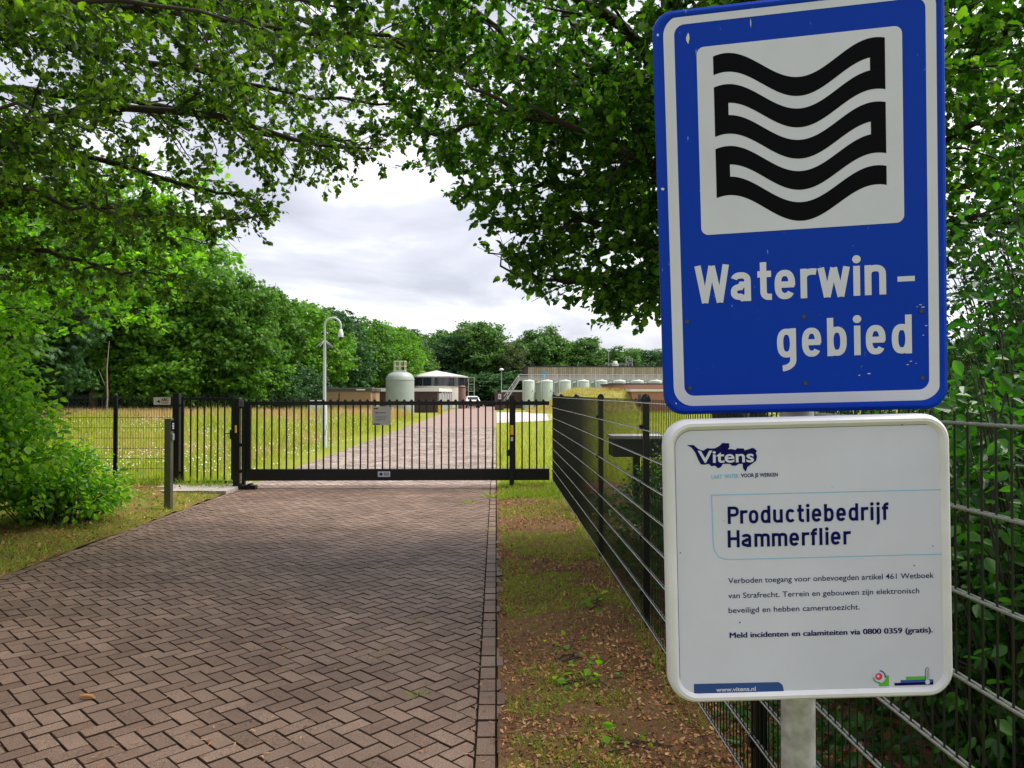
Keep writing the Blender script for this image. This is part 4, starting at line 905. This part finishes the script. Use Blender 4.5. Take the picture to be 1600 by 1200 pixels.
weed(767, 828, .07, 14, 'short grass tuft on the border bricks beyond the herringbone edge')

# ================================================================== TREES AND SHRUBS
LM['far'] = leafmat('wood foliage', [(.034, .105, .012), (.055, .145, .014), (.080, .185, .016), (.11, .225, .018)], .35, .6, (1.3, 1.6, .8))
LM['far_dark'] = leafmat('dark wood foliage', [(.018, .062, .020), (.032, .092, .024), (.048, .120, .026)], .30, .6, (1.2, 1.5, .8))
LM['far_light'] = leafmat('light wood foliage', [(.055, .155, .012), (.10, .235, .015), (.16, .32, .02)], .4, .6, (1.4, 1.7, .8))
LM['birch'] = leafmat('birch foliage', [(.05, .085, .025), (.075, .11, .035), (.10, .13, .05)], .35, .6, (1.2, 1.4, .8))
LM['oak'] = leafmat('oak leaves', [(.010, .026, .005), (.038, .082, .007), (.085, .155, .010), (.18, .27, .016)], .50, .5, (1.7, 2.2, .8))
LM['maple'] = leafmat('field maple leaves', [(.010, .036, .005), (.034, .100, .007), (.072, .170, .010), (.15, .26, .015)], .50, .5, (1.7, 2.2, .8))
LM['bush'] = leafmat('shrub leaves', [(.05, .16, .010), (.10, .26, .012), (.17, .36, .016), (.30, .42, .03)], .5, .38, (1.9, 2.2, .8), .5)
LM['under'] = leafmat('undergrowth leaves', [(.012, .055, .007), (.028, .105, .009), (.055, .17, .013)], .42, .42, (1.6, 2.0, .8), .45)

def tree_proto(H, cr, base, nl, leaf, material, seed, lobes=26, lean=0, tr=.22, stretch=1.0, openness=0.0):
    """free-standing tree: tapered trunk with limbs, crown of leaf sprays on many lobes"""
    rs = random.Random(seed); r_ = np.random.default_rng(seed)
    root = empty('tree'); mb = MB()
    tp = [Vector((lean*q*q*2+.12*rs.gauss(0, 1)*q, .12*rs.gauss(0, 1)*q, H*.86*q)) for q in (0, .15, .35, .55, .75, 1)]
    mb.tube([tp[0]-Vector((0, 0, .3))]+tp, [tr*1.35, tr*1.2, tr, tr*.85, tr*.62, tr*.36, .03], 9)
    cz = (H+base)/2; hz_ = (H-base)/2
    C = []
    for k in range(lobes):
        q = (k+.5)/lobes; zz = -1+2*q; rad = math.sqrt(max(0, 1-zz*zz))**.8; an = k*2.39996+rs.uniform(-.4, .4)
        f_ = rs.uniform(.55, .92); c = Vector((cr*rad*f_*math.cos(an), cr*rad*f_*math.sin(an), cz+hz_*zz*.82))
        C.append((c, cr*rs.uniform(.20, .40)*(1-.25*max(0, zz))))
        s0 = tp[2].lerp(tp[5], min(1, max(0, (c.z-base)/(H-base)*.9))); s0 = Vector((s0.x, s0.y, min(s0.z, c.z-.2)))
        mb.tube([s0, s0.lerp(c, .5)+Vector((0, 0, .15)), c], [tr*.28, tr*.17, .02], 5)
    C.append((Vector((0, 0, cz)), cr*.55))
    P = []; Nn = []
    wts = np.array([c[1]**2 for c in C]); cnt = (wts/wts.sum()*nl/15).astype(int)
    for (c, r), m in zip(C, cnt):                       # sprays of leaves gathered on the outside of every lobe
        d = rnd_dirs(r_, m); d[:, 2] = d[:, 2]*.9+.12; rad = r*(.45+.75*r_.random(m)**.7)
        p = np.array(c)+d*rad[:, None]*np.array([1, 1, .78*stretch])
        k_ = 15; sg_ = leaf*np.array([.85, .85, .42])
        q_ = np.repeat(p, k_, 0)+r_.normal(size=(m*k_, 3))*sg_*r_.uniform(.6, 1.5, m).repeat(k_)[:, None]; dd = np.repeat(d, k_, 0)
        P.append(q_); Nn.append(dd*.55+np.array([0, 0, .6])+.7*r_.normal(size=(m*k_, 3)))
    P = np.concatenate(P); Nn = np.concatenate(Nn); Nn /= np.linalg.norm(Nn, axis=1, keepdims=True)
    if openness: k = np.array([fnoise(p[0], p[1]+p[2], .9) < 1-openness-.5 for p in P]); P, Nn = P[k], Nn[k]
    mb.build('trunk', M['trunk'] if base > 3.5 else M['trunk_dark'], root)
    leaf_obj('crown', P, np.cross(Nn, rnd_dirs(r_, len(P))), Nn, leaf*r_.uniform(.7, 1.25, len(P)), SPRIG, material, root)
    return root
LM['far_mid'] = leafmat('far wood foliage', [(.036, .105, .022), (.060, .150, .026), (.092, .195, .034), (.13, .24, .042)], .35, .6, (1.3, 1.5, .9))
PR = {
 'wood': tree_proto(12.5, 4.6, 1.0, 20000, .36, LM['far_mid'], 12, 40, stretch=1.1),
 'wood_tall': tree_proto(13.5, 3.8, 1.2, 18000, .36, LM['far_mid'], 13, 40, stretch=1.25),
 'round': tree_proto(11.5, 4.3, 1.0, 21000, .33, LM['far'], 1, 44),
 'broad': tree_proto(12.0, 5.0, 1.4, 23000, .33, LM['far_light'], 2, 46),
 'dark': tree_proto(13.2, 4.8, .8, 21000, .36, LM['far_dark'], 3, 44),
 'tall': tree_proto(13.6, 3.9, 1.5, 18000, .34, LM['far'], 4, 40, stretch=1.15),
 'birch': tree_proto(13.0, 3.0, 2.0, 9000, .28, LM['birch'], 5, 34, tr=.14, stretch=1.3),
 'shrub': tree_proto(4.2, 2.6, .1, 9000, .22, LM['far_dark'], 6, 22, tr=.07),
 'lit_shrub': tree_proto(5.0, 2.7, .2, 14000, .20, LM['far_light'], 8, 30, tr=.07),  # paler copy of the shrub, lit patches painted as leaf colour
 'high': tree_proto(10.5, 4.8, 3.9, 36000, .20, LM['far_light'], 9, 50, tr=.20, lean=.5),
 'bright': tree_proto(10.5, 4.6, 2.2, 42000, .20, LM['far_light'], 7, 56, tr=.24),
}
used = set()
def plant(kind, x_, y_, h=1.0, rz=0.0, label='', group=None, name='tree', wide=1.0):
    src = PR[kind]; o = src if kind not in used else copy_tree(src); used.add(kind)
    o.location = (x_, y_, 0); o.scale = (h*wide, h*wide, h); o.rotation_euler = (0, 0, rz); o.name = name
    return tag(o, label, 'shrub' if 'shrub' in name else 'tree', group)
# row of trees down the left side of the site
G1 = 'trees along the left edge of the meadow'
plant('round', X(362, 63), 63, 1.08, .3, 'pointed green tree standing beyond the wicket gate, tallest against the sky in the left row', G1, 'deciduous_tree', .82)
plant('tall', X(415, 68), 69, .86, 1.1, 'green tree just left of the camera mast, behind the pointed tree of the left row', G1, 'deciduous_tree')
plant('broad', X(462, 74), 75, .92, 2.0, 'light green broad tree directly behind the camera mast', G1, 'deciduous_tree')
plant('dark', X(515, 82), 83, .86, .5, 'dark green tree right of the camera mast hook, above the brick shed', G1, 'deciduous_tree')
plant('round', X(560, 90), 91, .97, 2.4, 'green tree behind the right end of the brick shed roof', G1, 'deciduous_tree')
plant('broad', X(603, 98), 99, .92, 3.3, 'light green tree behind the silo at the right end of the left row', G1, 'deciduous_tree')
# trees over the left part of the meadow
plant('bright', X(240, 64), 65, 1.60, .4, 'bright lime green tree behind the mesh fence, left of the pointed tree', G1, 'deciduous_tree')
plant('high', X(153, 61.5), 61.5, 1.75, 0, 'leaning brown trunked tree rising above the left mesh fence post', G1, 'oak_tree')
plant('dark', X(20, 47), 47, .95, 1.3, 'dark tree at the left photo edge beyond the big foreground bush', G1, 'deciduous_tree')
plant('round', X(205, 64), 64, 1.05, 4.0, 'green tree filling the gap behind the leaning brown trunk', G1, 'deciduous_tree')
plant('dark', X(300, 74), 74, .98, 5.0, 'dark tree deep behind the bright lime green tree', G1, 'deciduous_tree')
plant('tall', X(55, 71), 71, 1.1, 2.2, 'tall tree behind the dark tree of the left photo edge', G1, 'deciduous_tree')
plant('round', X(-90, 38), 38, 1.1, 2.2, 'green tree just out past the left bush, partly cut by the photo edge', G1, 'deciduous_tree')
# far wood behind the buildings
k = 0
for (px, D, kind, h, rz) in ((628, 132, 'dark', 1.02, 0), (655, 124, 'dark', .96, 1), (685, 128, 'wood', 1.14, 2), (712, 122, 'dark', .95, 3), (738, 130, 'wood', 1.1, 4), (758, 120, 'wood_tall', 1.0, 5), (780, 122, 'birch', .96, 0), (800, 118, 'birch', .90, 2), (822, 128, 'dark', .92, 2.5), (848, 124, 'wood', 1.0, .7), (868, 126, 'birch', .84, 4), (892, 130, 'wood', .92, 1.7), (918, 124, 'wood_tall', .84, 2.9), (945, 130, 'dark', .84, 3.9), (970, 124, 'wood', .86, 5.1), (995, 132, 'wood_tall', .85, .2), (1020, 126, 'dark', .80, 1.2), (1045, 130, 'wood', .9, 2.2), (640, 112, 'wood', .93, 4.4), (1160, 118, 'wood', .95, 1), (1225, 124, 'dark', 1.0, 2), (1300, 116, 'wood_tall', .95, 3), (1380, 120, 'wood', 1.0, 4), (1455, 112, 'dark', .95, 5), (1530, 116, 'wood_tall', .95, .5), (1610, 112, 'wood', 1.0, 1.5), (1075, 126, 'dark', .9, 3), (1110, 128, 'wood', .9, 4)):
    lab = 'greyish slender birch in the far wood behind the buildings' if kind == 'birch' else 'tree standing in the far wood behind the site buildings'
    h *= (.86, .96, .91, 1.0, .88)[int(px) % 5]; plant(kind, X(px, D), D, h, rz, lab, 'birches in the far wood' if kind == 'birch' else 'trees in the far wood', 'birch_tree' if kind == 'birch' else 'deciduous_tree', 1.1)
for (px, D) in ((650, 116), (700, 114), (745, 112), (775, 112), (815, 114), (870, 116), (930, 116), (990, 118), (1040, 117)):
    plant('shrub', X(px, D), D, 1.15, px*.1, 'dark shrub in the undergrowth of the far wood', 'shrubs under the far wood', 'shrub', 1.5)
# undergrowth along the boundary fence
for k in range(14):
    x_ = -44+2.0*k; plant('shrub' if k % 3 else 'lit_shrub', x_, 63.5+1.2*math.sin(k*2.1), .85+.25*math.sin(k*1.7), k*.9, 'dark green shrub in the undergrowth behind the boundary fence', 'undergrowth shrubs behind the boundary fence', 'shrub', 1.0)
for k in range(8):
    plant('shrub', -17.6-.1*k, 68+4.4*k, 1.0, k*1.3, 'dark green shrub under the left tree row beside the brick shed', 'shrubs under the left tree row', 'shrub', 1.0)
for (px, D, h) in ((232, 62.5, 1.05), (245, 62, 1.5), (285, 61.8, 1.25), (325, 62.5, 1.6), (50, 61.5, 1.3), (85, 63, .9), (395, 65, 1.1)):
    plant('lit_shrub', X(px, D), D, h, px*.7, 'light green shrub, lit look put into its leaf colour, behind the boundary fence', 'light green shrubs behind the boundary fence', 'shrub', 1.0)
# thin dead stem by the far fence
mb = MB().tube([(0, 0, 0), (.1, 0, 1.6), (.05, 0, 3.4), (.2, 0, 5.2)], [.07, .06, .045, .02], 7).tube([(.08, 0, 2.0), (-.5, 0, 3.4)], [.03, .01], 5)
o = mb.build('bare_sapling', mat('pale bark', (.24, .20, .16), .9)); o.location = (X(172, 50), 50, 0); tag(o, 'thin pale bare sapling stem right of the leaning brown trunk', 'sapling')

# ---- near trees with real limbs
def cat(P, n=14):
    P = [Vector(p) for p in P]; Q = [P[0]*2-P[1]]+P+[P[-1]*2-P[-2]]; o_ = []
    for i in range(1, len(Q)-2):
        m = max(3, n//(len(P)-1))
        for k in range(m):
            t = k/m; a, b, c, d = Q[i-1:i+3]
            o_.append(.5*((2*b)+(c-a)*t+(2*a-5*b+4*c-d)*t*t+(3*b-a-3*c+d)*t**3))
    return o_+[P[-1]]
def limb_tree(name, trunk, tr, limbs, keep, seed, tmpl, lsize, material, bark, sub_gap=.26, twig_gap=.15, per=9, sublen=1.15, label='', catg='tree'):
    rs = random.Random(seed); r_ = np.random.default_rng(seed)
    root = tag(empty(name, trunk[0]), label, catg); org = Vector(trunk[0])
    mb = MB(); tw = MB(); LP = []; LU = []
    tpts = cat(trunk); mb.tube(tpts, [tr*(1-.55*i/(len(tpts)-1)) for i in range(len(tpts))], 14)
    def rv(s=1.0): return Vector((rs.gauss(0, s), rs.gauss(0, s), rs.gauss(0, s)))
    for (pts, r0) in limbs:
        L_ = cat(pts, 16)
        for i in range(2, len(L_)-1): L_[i] = L_[i]+rv(.035)
        n = len(L_); mb.tube(L_, [max(.010, r0*(1-.85*(i/(n-1)))) for i in range(n)], 8)
        seg = [(L_[i+1]-L_[i]).length for i in range(n-1)]; tot = sum(seg); s = tot*.16
        while s < tot:
            a = s; i = 0
            while i < n-2 and a > seg[i]: a -= seg[i]; i += 1
            p = L_[i].lerp(L_[i+1], min(1, a/max(1e-6, seg[i]))); t = (L_[i+1]-L_[i]).normalized(); q = s/tot
            d = rv(); d = (d-t*d.dot(t)).normalized(); d.z *= .55
            d = (t*rs.uniform(.35, .9)+d*rs.uniform(.6, 1.0)).normalized()
            ln = sublen*rs.uniform(.55, 1.25)*(1.15-.55*q); S_ = [p]; dd = d.copy()
            for k in range(4): dd = (dd+rv(.16)+Vector((0, 0, -.05))).normalized(); S_.append(S_[-1]+dd*ln/4)
            s += sub_gap*rs.uniform(.6, 1.4)
            if keep(S_[2]) < -.1 or keep(S_[4]) < -.08: continue
            rb_ = max(.006, r0*(1-.85*q)*.42); tw.tube(S_, [rb_, rb_*.8, rb_*.6, rb_*.45, .003], 5, False)
            w_ = twig_gap*rs.random()
            while w_ < ln:
                k = min(3, int(w_/ln*4)); b = S_[k].lerp(S_[k+1], w_/ln*4-k); e_ = (S_[k+1]-S_[k]).normalized()
                f_ = rv(); f_ = (f_-e_*f_.dot(e_)).normalized(); f_.z *= .6; f_ = (e_*rs.uniform(.4, 1)+f_).normalized(); tl = rs.uniform(.18, .42)
                e2 = b+f_*tl+Vector((0, 0, -.04)); w_ += twig_gap*rs.uniform(.6, 1.4)
                if keep(e2) < 0: continue
                tw.tube([b, e2], [.004, .0018], 3, False)
                for j in range(per):
                    g_ = rs.uniform(.25, 1.0); LP.append(b.lerp(e2, g_)+rv(.022)); LU.append(f_*rs.uniform(.1, .9)+rv(.55)+Vector((0, 0, -.18)))
                LP.append(e2); LU.append(f_+rv(.2))
    P = np.array([tuple(p) for p in LP]); U = np.array([tuple(u) for u in LU]); U /= np.linalg.norm(U, axis=1, keepdims=True)
    kk = np.array([keep(Vector(p)) > -.05 for p in P]); P, U = P[kk]-np.array(org), U[kk]
    Nn = np.array([0, 0, .9])+.75*r_.normal(size=P.shape)
    inv = Matrix.Translation(-org)
    for m_ in (mb, tw): m_.v = [tuple(Vector(v)-org) for v in m_.v]
    mb.build('trunk', bark, root); tw.build('branches', bark, root)
    leaf_obj('crown', P, U, Nn, lsize*r_.uniform(.5, 1.35, len(P)), tmpl, material, root)
    print(name, 'leaves', len(P))
    return root
ARCH = [(-12, 2.6), (-8, 2.7), (-6, 2.7), (-5, 2.75), (-4.1, 2.9), (-3.6, 3.3), (-3.1, 3.9), (-2.3, 4.35), (-1.3, 4.85), (-.9, 4.55), (-.5, 3.95), (0, 3.3), (.5, 2.9), (1, 2.65), (2, 2.5), (3, 2.0), (4, 1.2), (9, .5)]
AX, AZ = [a for a, _ in ARCH], [b for _, b in ARCH]
def keep_arch(p):
    return p.z - float(np.interp(p.x, AX, AZ)) - .22*fnoise(p.x*1.0+p.y, p.z, 1.7)
oak_trunk = [(-10, 9.5, -.3), (-10.05, 9.5, 2), (-9.9, 9.5, 4.2), (-9.7, 9.4, 6.5), (-9.5, 9.4, 9)]
oak_limbs = [
 ([(-9.9, 9.5, 5.6), (-6.4, 9.2, 6.7), (-3.6, 9.0, 6.45), (-1.9, 9.0, 6.05), (-.7, 9.2, 5.85)], .08),
 ([(-9.9, 9.6, 5.8), (-6.4, 10.4, 7.2), (-3.8, 10.4, 7.0), (-1.9, 10.3, 6.5), (-.4, 10.2, 6.3)], .075),
 ([(-9.9, 9.4, 5.2), (-6.6, 7.8, 6.0), (-4.2, 7.2, 5.9), (-2.6, 7.2, 5.6), (-1.4, 7.4, 5.5)], .07),
 ([(-10, 9.5, 3.6), (-7.6, 9.3, 4.7), (-5.9, 9.2, 4.95), (-3.7, 9.1, 5.15), (-2.5, 9.2, 4.85), (-1.5, 9.4, 4.8)], .085),
 ([(-9.9, 9.5, 5.0), (-7.6, 8.8, 6.2), (-5.6, 8.4, 6.25), (-3.4, 8.1, 5.75), (-1.6, 8.3, 5.7), (-.6, 8.5, 5.6)], .085),
 ([(-10, 9.5, 2.8), (-7.5, 9.7, 3.9), (-5.9, 9.8, 4.25), (-5.1, 9.9, 4.2), (-3.6, 10, 4.05), (-3.0, 10.2, 4.15)], .07),
 ([(-10, 9.5, 2.5), (-7.6, 9.9, 3.3), (-6.1, 10, 3.65), (-5.2, 10.1, 3.45), (-4.2, 10.4, 3.35)], .06),
 ([(-9.9, 9.5, 6.0), (-7.2, 8.0, 7.2), (-4.2, 7.4, 7.1), (-1.8, 7.3, 6.6), (.3, 7.5, 6.3)], .085),
 ([(-9.9, 9.5, 4.0), (-7.6, 10.4, 5.2), (-5.4, 10.6, 5.0), (-4.0, 10.6, 4.6), (-3.2, 10.7, 4.5)], .065),
 ([(-10, 9.5, 3.4), (-8, 9.0, 4.2), (-6.2, 8.6, 4.3), (-4.8, 8.6, 3.9), (-4.0, 8.7, 3.8)], .06),
 ([(-10, 9.4, 3.8), (-7.8, 8.0, 4.6), (-6.0, 7.0, 4.5), (-4.6, 6.6, 4.3), (-3.6, 6.6, 4.2)], .06),
 ([(-10, 9.4, 4.6), (-7.6, 7.6, 5.4), (-5.2, 6.5, 5.3), (-3.4, 6.2, 5.0), (-2.2, 6.4, 4.9)], .07),
 ([(-9.9, 9.6, 5.5), (-7.5, 10.5, 6.6), (-4.9, 10.9, 6.5), (-2.6, 10.8, 6.0), (-1.0, 10.6, 5.7)], .075),
 ([(-9.9, 9.5, 4.4), (-7.4, 9.9, 5.6), (-4.8, 10.0, 5.6), (-3, 10, 5.2), (-1.8, 10, 5.1)], .07),
]
limb_tree('oak_tree', oak_trunk, .30, oak_limbs, keep_arch, 21, OAK, .076, LM['oak'], M['trunk_dark'], .19, .105, 13, 1.15, 'overhanging oak whose dark limbs reach in over the driveway from the left')
LM['lime'] = leafmat('lit oak leaves', [(.055, .16, .008), (.10, .26, .010), (.16, .36, .013), (.24, .42, .02)], .5, .5, (1.7, 2.0, .8))  # added oak: lime colour stands in for light on the overhanging oak's leaves
def keep_lit_oak(p): return p.z - float(np.interp(p.x, [-13, -8, -6.2, -5.2, -4.7, -4.2], [3.0, 2.9, 2.8, 3.1, 3.6, 4.4])) - .25*fnoise(p.x+p.y, p.z, 1.5)
limb_tree('oak_tree', [(-9.4, 13.4, -.3), (-9.4, 13.4, 1.5), (-9.3, 13.4, 3), (-9.2, 13.3, 5)], .14, [
 ([(-9.3, 13.4, 2.6), (-8, 13.0, 3.5), (-6.6, 12.8, 3.9), (-5.4, 12.8, 3.8)], .05),
 ([(-9.3, 13.4, 2.2), (-8.2, 13.6, 2.9), (-7.2, 13.7, 3.2), (-6.2, 13.7, 3.2)], .04),
 ([(-9.3, 13.4, 3.2), (-8, 13.8, 4.3), (-6.4, 14, 4.7), (-5.0, 14, 4.5)], .05),
 ([(-9.2, 13.4, 3.8), (-8, 13.2, 5.0), (-6.6, 13.1, 5.5), (-5.2, 13, 5.3)], .05),
 ([(-9.2, 13.4, 4.2), (-8.4, 12.6, 5.6), (-7.2, 12.3, 6.2)], .045),
 ([(-9.3, 13.4, 2.8), (-10.2, 13.0, 3.6), (-11.4, 12.8, 3.9)], .04),
 ([(-9.3, 13.4, 2.2), (-8.6, 12.6, 2.9), (-7.8, 12.2, 3.1), (-7.0, 12.1, 3.1)], .035),
 ([(-9.2, 13.4, 3.6), (-10, 14, 4.9), (-11, 14.2, 5.4)], .04)], keep_lit_oak, 77, OAK, .10, LM['lime'], M['trunk_dark'], .20, .12, 9, 1.0, 'added small oak, light put into its lime green leaves, behind the left bushes, branches towards the wicket gate')
mt = [(2.95, 9.6, -.3), (2.95, 9.6, 1.5), (2.7, 9.5, 3.2), (2.35, 9.4, 4.6), (2.2, 9.4, 6.2), (2.1, 9.4, 8)]
ml = [
 ([(2.35, 9.4, 4.8), (2.3, 7.4, 6.0), (1.6, 5.2, 6.3), (.6, 3.4, 6.2), (-.4, 2.0, 6.0)], .08),  # limbs towards the camera: out of view, added to shade the near driveway
 ([(2.4, 9.4, 4.6), (3.0, 7.2, 5.9), (2.9, 5.0, 6.2), (2.2, 3.2, 6.1), (1.6, 1.6, 5.9)], .075),
 ([(2.3, 9.4, 5.0), (1.6, 7.6, 6.3), (.4, 6.0, 6.7), (-.8, 4.4, 6.6)], .07),
 ([(2.5, 9.4, 4.0), (2.0, 9.3, 4.7), (1.55, 9.1, 5.2), (.45, 8.8, 5.5), (.0, 8.6, 5.95), (-.95, 8.4, 6.4)], .095),
 ([(2.6, 9.5, 3.6), (1.95, 9.35, 5.2), (1.1, 9.2, 6.0), (.72, 9.1, 6.7), (.4, 9, 7.3)], .09),
 ([(2.7, 9.5, 3.2), (1.95, 9.2, 4.35), (1.3, 8.9, 4.85), (.2, 8.7, 4.95), (-.55, 8.7, 4.75), (-1.0, 8.8, 4.9)], .07),
 ([(2.75, 9.5, 3.0), (1.8, 9.3, 4.1), (.8, 9.2, 4.3), (.0, 9.2, 4.1), (-.5, 9.2, 4.2)], .06),
 ([(2.75, 9.5, 2.5), (1.9, 9.2, 3.0), (1.1, 9.1, 3.15), (.4, 9.0, 3.2), (-.1, 9.0, 3.45)], .05),
 ([(2.75, 9.5, 2.6), (1.8, 9.6, 3.3), (.9, 9.8, 3.5), (.3, 9.9, 3.35)], .05),
 ([(2.75, 9.5, 2.7), (1.9, 9.0, 3.5), (1.0, 8.8, 3.75), (.45, 8.7, 3.6), (.1, 8.8, 3.75)], .055),
 ([(2.8, 9.5, 2.4), (2.3, 9.1, 2.95), (1.7, 8.9, 3.15), (1.2, 8.9, 3.2)], .045),
 ([(2.6, 9.5, 3.8), (1.9, 8.6, 4.3), (1.0, 8.0, 4.5), (.2, 7.7, 4.7), (-.3, 7.6, 4.9)], .065),
 ([(2.35, 9.4, 4.8), (1.6, 8.3, 5.6), (.6, 7.6, 5.9), (-.4, 7.2, 5.9), (-1.4, 7.0, 5.9)], .08),
 ([(2.3, 9.4, 5.2), (1.2, 9.8, 6.0), (0, 10.1, 6.2), (-1.2, 10.2, 6.0)], .07),
 ([(2.3, 9.4, 4.4), (1.3, 10.1, 5.0), (.3, 10.4, 5.0), (-.5, 10.5, 5.1)], .06),
 ([(2.5, 9.4, 3.9), (2.6, 8.0, 4.9), (2.2, 6.6, 5.2), (1.6, 5.4, 5.1)], .07),
 ([(2.6, 9.4, 3.6), (3.0, 7.8, 4.2), (3.0, 6.2, 4.4), (2.8, 5.0, 4.3)], .07),
 ([(2.7, 9.5, 3.3), (3.6, 8.4, 3.9), (4.2, 7, 4.2), (4.4, 5.8, 4.2)], .07),
 ([(2.7, 9.5, 3.0), (4.2, 9.0, 3.8), (5.6, 8.4, 4.2), (6.6, 8, 4.2)], .07),
 ([(2.7, 9.5, 3.4), (4.0, 7.4, 4.6), (4.6, 5.8, 5.0), (4.4, 4.6, 4.6)], .06),
 ([(2.4, 9.4, 4.6), (4.4, 8.2, 5.2), (5.8, 7.4, 5.2), (6.6, 7, 5)], .06),
 ([(2.7, 9.5, 3.0), (3.9, 7.6, 3.3), (4.4, 6.2, 3.3), (4.5, 5.0, 3.0)], .06),
 ([(2.3, 9.4, 5.4), (4.0, 8.0, 7.0), (5.2, 7.2, 7.4), (6.2, 6.6, 7.2)], .06),
 ([(2.3, 9.4, 5.0), (3.6, 8.6, 6.2), (5.0, 8.0, 6.6), (6.2, 7.4, 6.6)], .07),
 ([(2.5, 9.4, 4.2), (3.6, 7.6, 5.2), (4.0, 6, 5.5), (4.0, 4.6, 5.2)], .07),
]
limb_tree('maple_tree', mt, .26, ml, keep_arch, 33, MAPLE, .074, LM['maple'], M['trunk_dark'], .16, .10, 12, 1.1, 'leaning broadleaf tree behind the right fence and signs, limbs arching up over the driveway')

def bush(name, c, rx, ry, h, stems, per, lsize, tmpl, material, seed, label, catg='bush', group=None, inner=.25, bark=M['trunk_dark']):
    rs = random.Random(seed); r_ = np.random.default_rng(seed); root = tag(empty(name, c), label, catg, group); mb = MB(); LP = []; LU = []
    for k in range(stems):
        a = rs.uniform(0, 2*math.pi); q = math.sqrt(rs.random()); hh = h*(.35+.65*(1-q*q)**.5)*rs.uniform(.55, 1.05)
        tip = Vector((rx*q*math.cos(a), ry*q*math.sin(a), hh)); b0 = Vector((rx*.35*q*math.cos(a)+rs.gauss(0, .05), ry*.35*q*math.sin(a)+rs.gauss(0, .05), -.05))
        mid = b0.lerp(tip, .5)+Vector((rs.gauss(0, .08), rs.gauss(0, .08), .12*h)); S_ = cat([b0, mid, tip], 8)
        mb.tube(S_, [.010*(1-.8*i/(len(S_)-1)) for i in range(len(S_))], 4, False)
        for j in range(per):
            g_ = inner+(1-inner)*rs.random()**.7; f_ = g_*(len(S_)-1); i = min(len(S_)-2, int(f_)); p = S_[i].lerp(S_[i+1], f_-i)
            o_ = Vector((rs.gauss(0, 1), rs.gauss(0, 1), rs.gauss(0, .6))); o_ = o_.normalized()*rs.uniform(.02, .22)
            LP.append(p+o_); LU.append(o_.normalized()*.9+Vector((rs.gauss(0, .4), rs.gauss(0, .4), rs.gauss(-.25, .3))))
    P = np.array([tuple(p) for p in LP]); U = np.array([tuple(u) for u in LU]); U /= np.linalg.norm(U, axis=1, keepdims=True)
    kk = P[:, 2] > .02-c[2]*0; P, U = P[kk], U[kk]
    Nn = np.array([0, -.12, .9])+.55*r_.normal(size=P.shape)
    mb.build('stems', bark, root); leaf_obj('foliage', P, U, Nn, lsize*r_.uniform(.6, 1.25, len(P)), tmpl, material, root)
    return root
bush('leafy_bush', (-7.25, 9.35, 0), 2.0, 1.4, 2.9, 520, 46, .095, OVATE, LM['bush'], 51, 'big bright green leafy bush at the left edge beside the driveway')
bush('leafy_bush', (-9.6, 11.8, 0), 1.9, 1.2, 2.0, 200, 40, .11, OVATE, LM['bush'], 52, 'leafy bush further back at the left photo edge, half behind the big bright bush')
bush('leafy_bush', (-6.0, 10.7, 0), .85, .9, 1.15, 110, 34, .09, OVATE, LM['bush'], 53, 'low outer clump of the left shrubbery nearest the mesh fence panel')
GS = 'shrubs behind the right mesh fence'
for i, (x_, y_, rx, ry, h, st_, lab) in enumerate((
  (2.25, 2.9, .95, .95, 2.2, 190, 'dense green shrub pressed against the mesh fence right of the white sign'),
  (3.4, 3.8, 1.3, 1.4, 3.6, 260, 'tall dark shrub behind the fence beside the right edge of the blue sign'),
  (2.7, 4.8, 1.2, 1.1, 1.7, 150, 'mid height shrub behind the fence hidden partly by the white sign'),
  (2.5, 6.4, 1.1, 1.1, 1.05, 130, 'low shrub behind the fence left of the white sign'),
  (2.5, 8.4, 1.1, 1.2, .95, 120, 'low dark shrub around the foot of the leaning broadleaf tree'),
  (2.75, 11.2, .8, 1.2, 1.15, 110, 'shrub growing under the dark meter box'),
  (4.9, 6.0, 1.6, 1.7, 4.2, 320, 'tall shrub deep behind the fence at the right photo edge'),
  (1.9, 1.6, .6, .5, 1.1, 80, 'low shrub at the bottom right corner behind the fence'),
  (4.2, 8.8, 1.5, 1.4, 2.6, 200, 'shrub right of the leaning tree trunk'))):
    bush('shrub', (x_, y_, 0), rx, ry, h, int(st_*1.15), 50, .054, OVATE, LM['under'], 60+i, lab, 'shrub', GS, .10)
nG = 9000; xg = rg.uniform(1.2, 3.6, nG); yg = 1.2+12*rg.random(nG)**1.3
Pg = np.stack([xg, yg, .02+rg.random(nG)**1.5*.34*np.clip(np.array([fnoise(a, b, .9)+.6 for a, b in zip(xg, yg)]), .1, 1)], 1)
tag(lay('ground_cover', Pg, .04, .09, OVATE, LM['under'], 71, .5, .02), kind='stuff')
# broad young leaves at the foot of the sign post
p = gnd(1110, 1195); bush('seedling', (.52, 2.55, 0), .10, .08, .33, 7, 3, .11, OVATE, LM['bush'], 80, 'young broad leaved seedling left of the sign post foot', 'plant', None, .8)
for i, (px, py, s_, lab) in enumerate(((895, 1042, .09, 'small light green weed lying on the litter of the verge middle'), (918, 1078, .07, 'small green weed nearer than its light green neighbour on the verge'), (1000, 1178, .10, 'yellow green weed at the near end of the verge'), (930, 950, .08, 'small green plant beside the fence foot halfway along the verge'))):
    p = gnd(px, py); bush('weed', (p.x, p.y, .02), s_, s_, .07, 7, 4, .06, OVATE, LM['bush'], 90+i, lab, 'weed', None, .4)
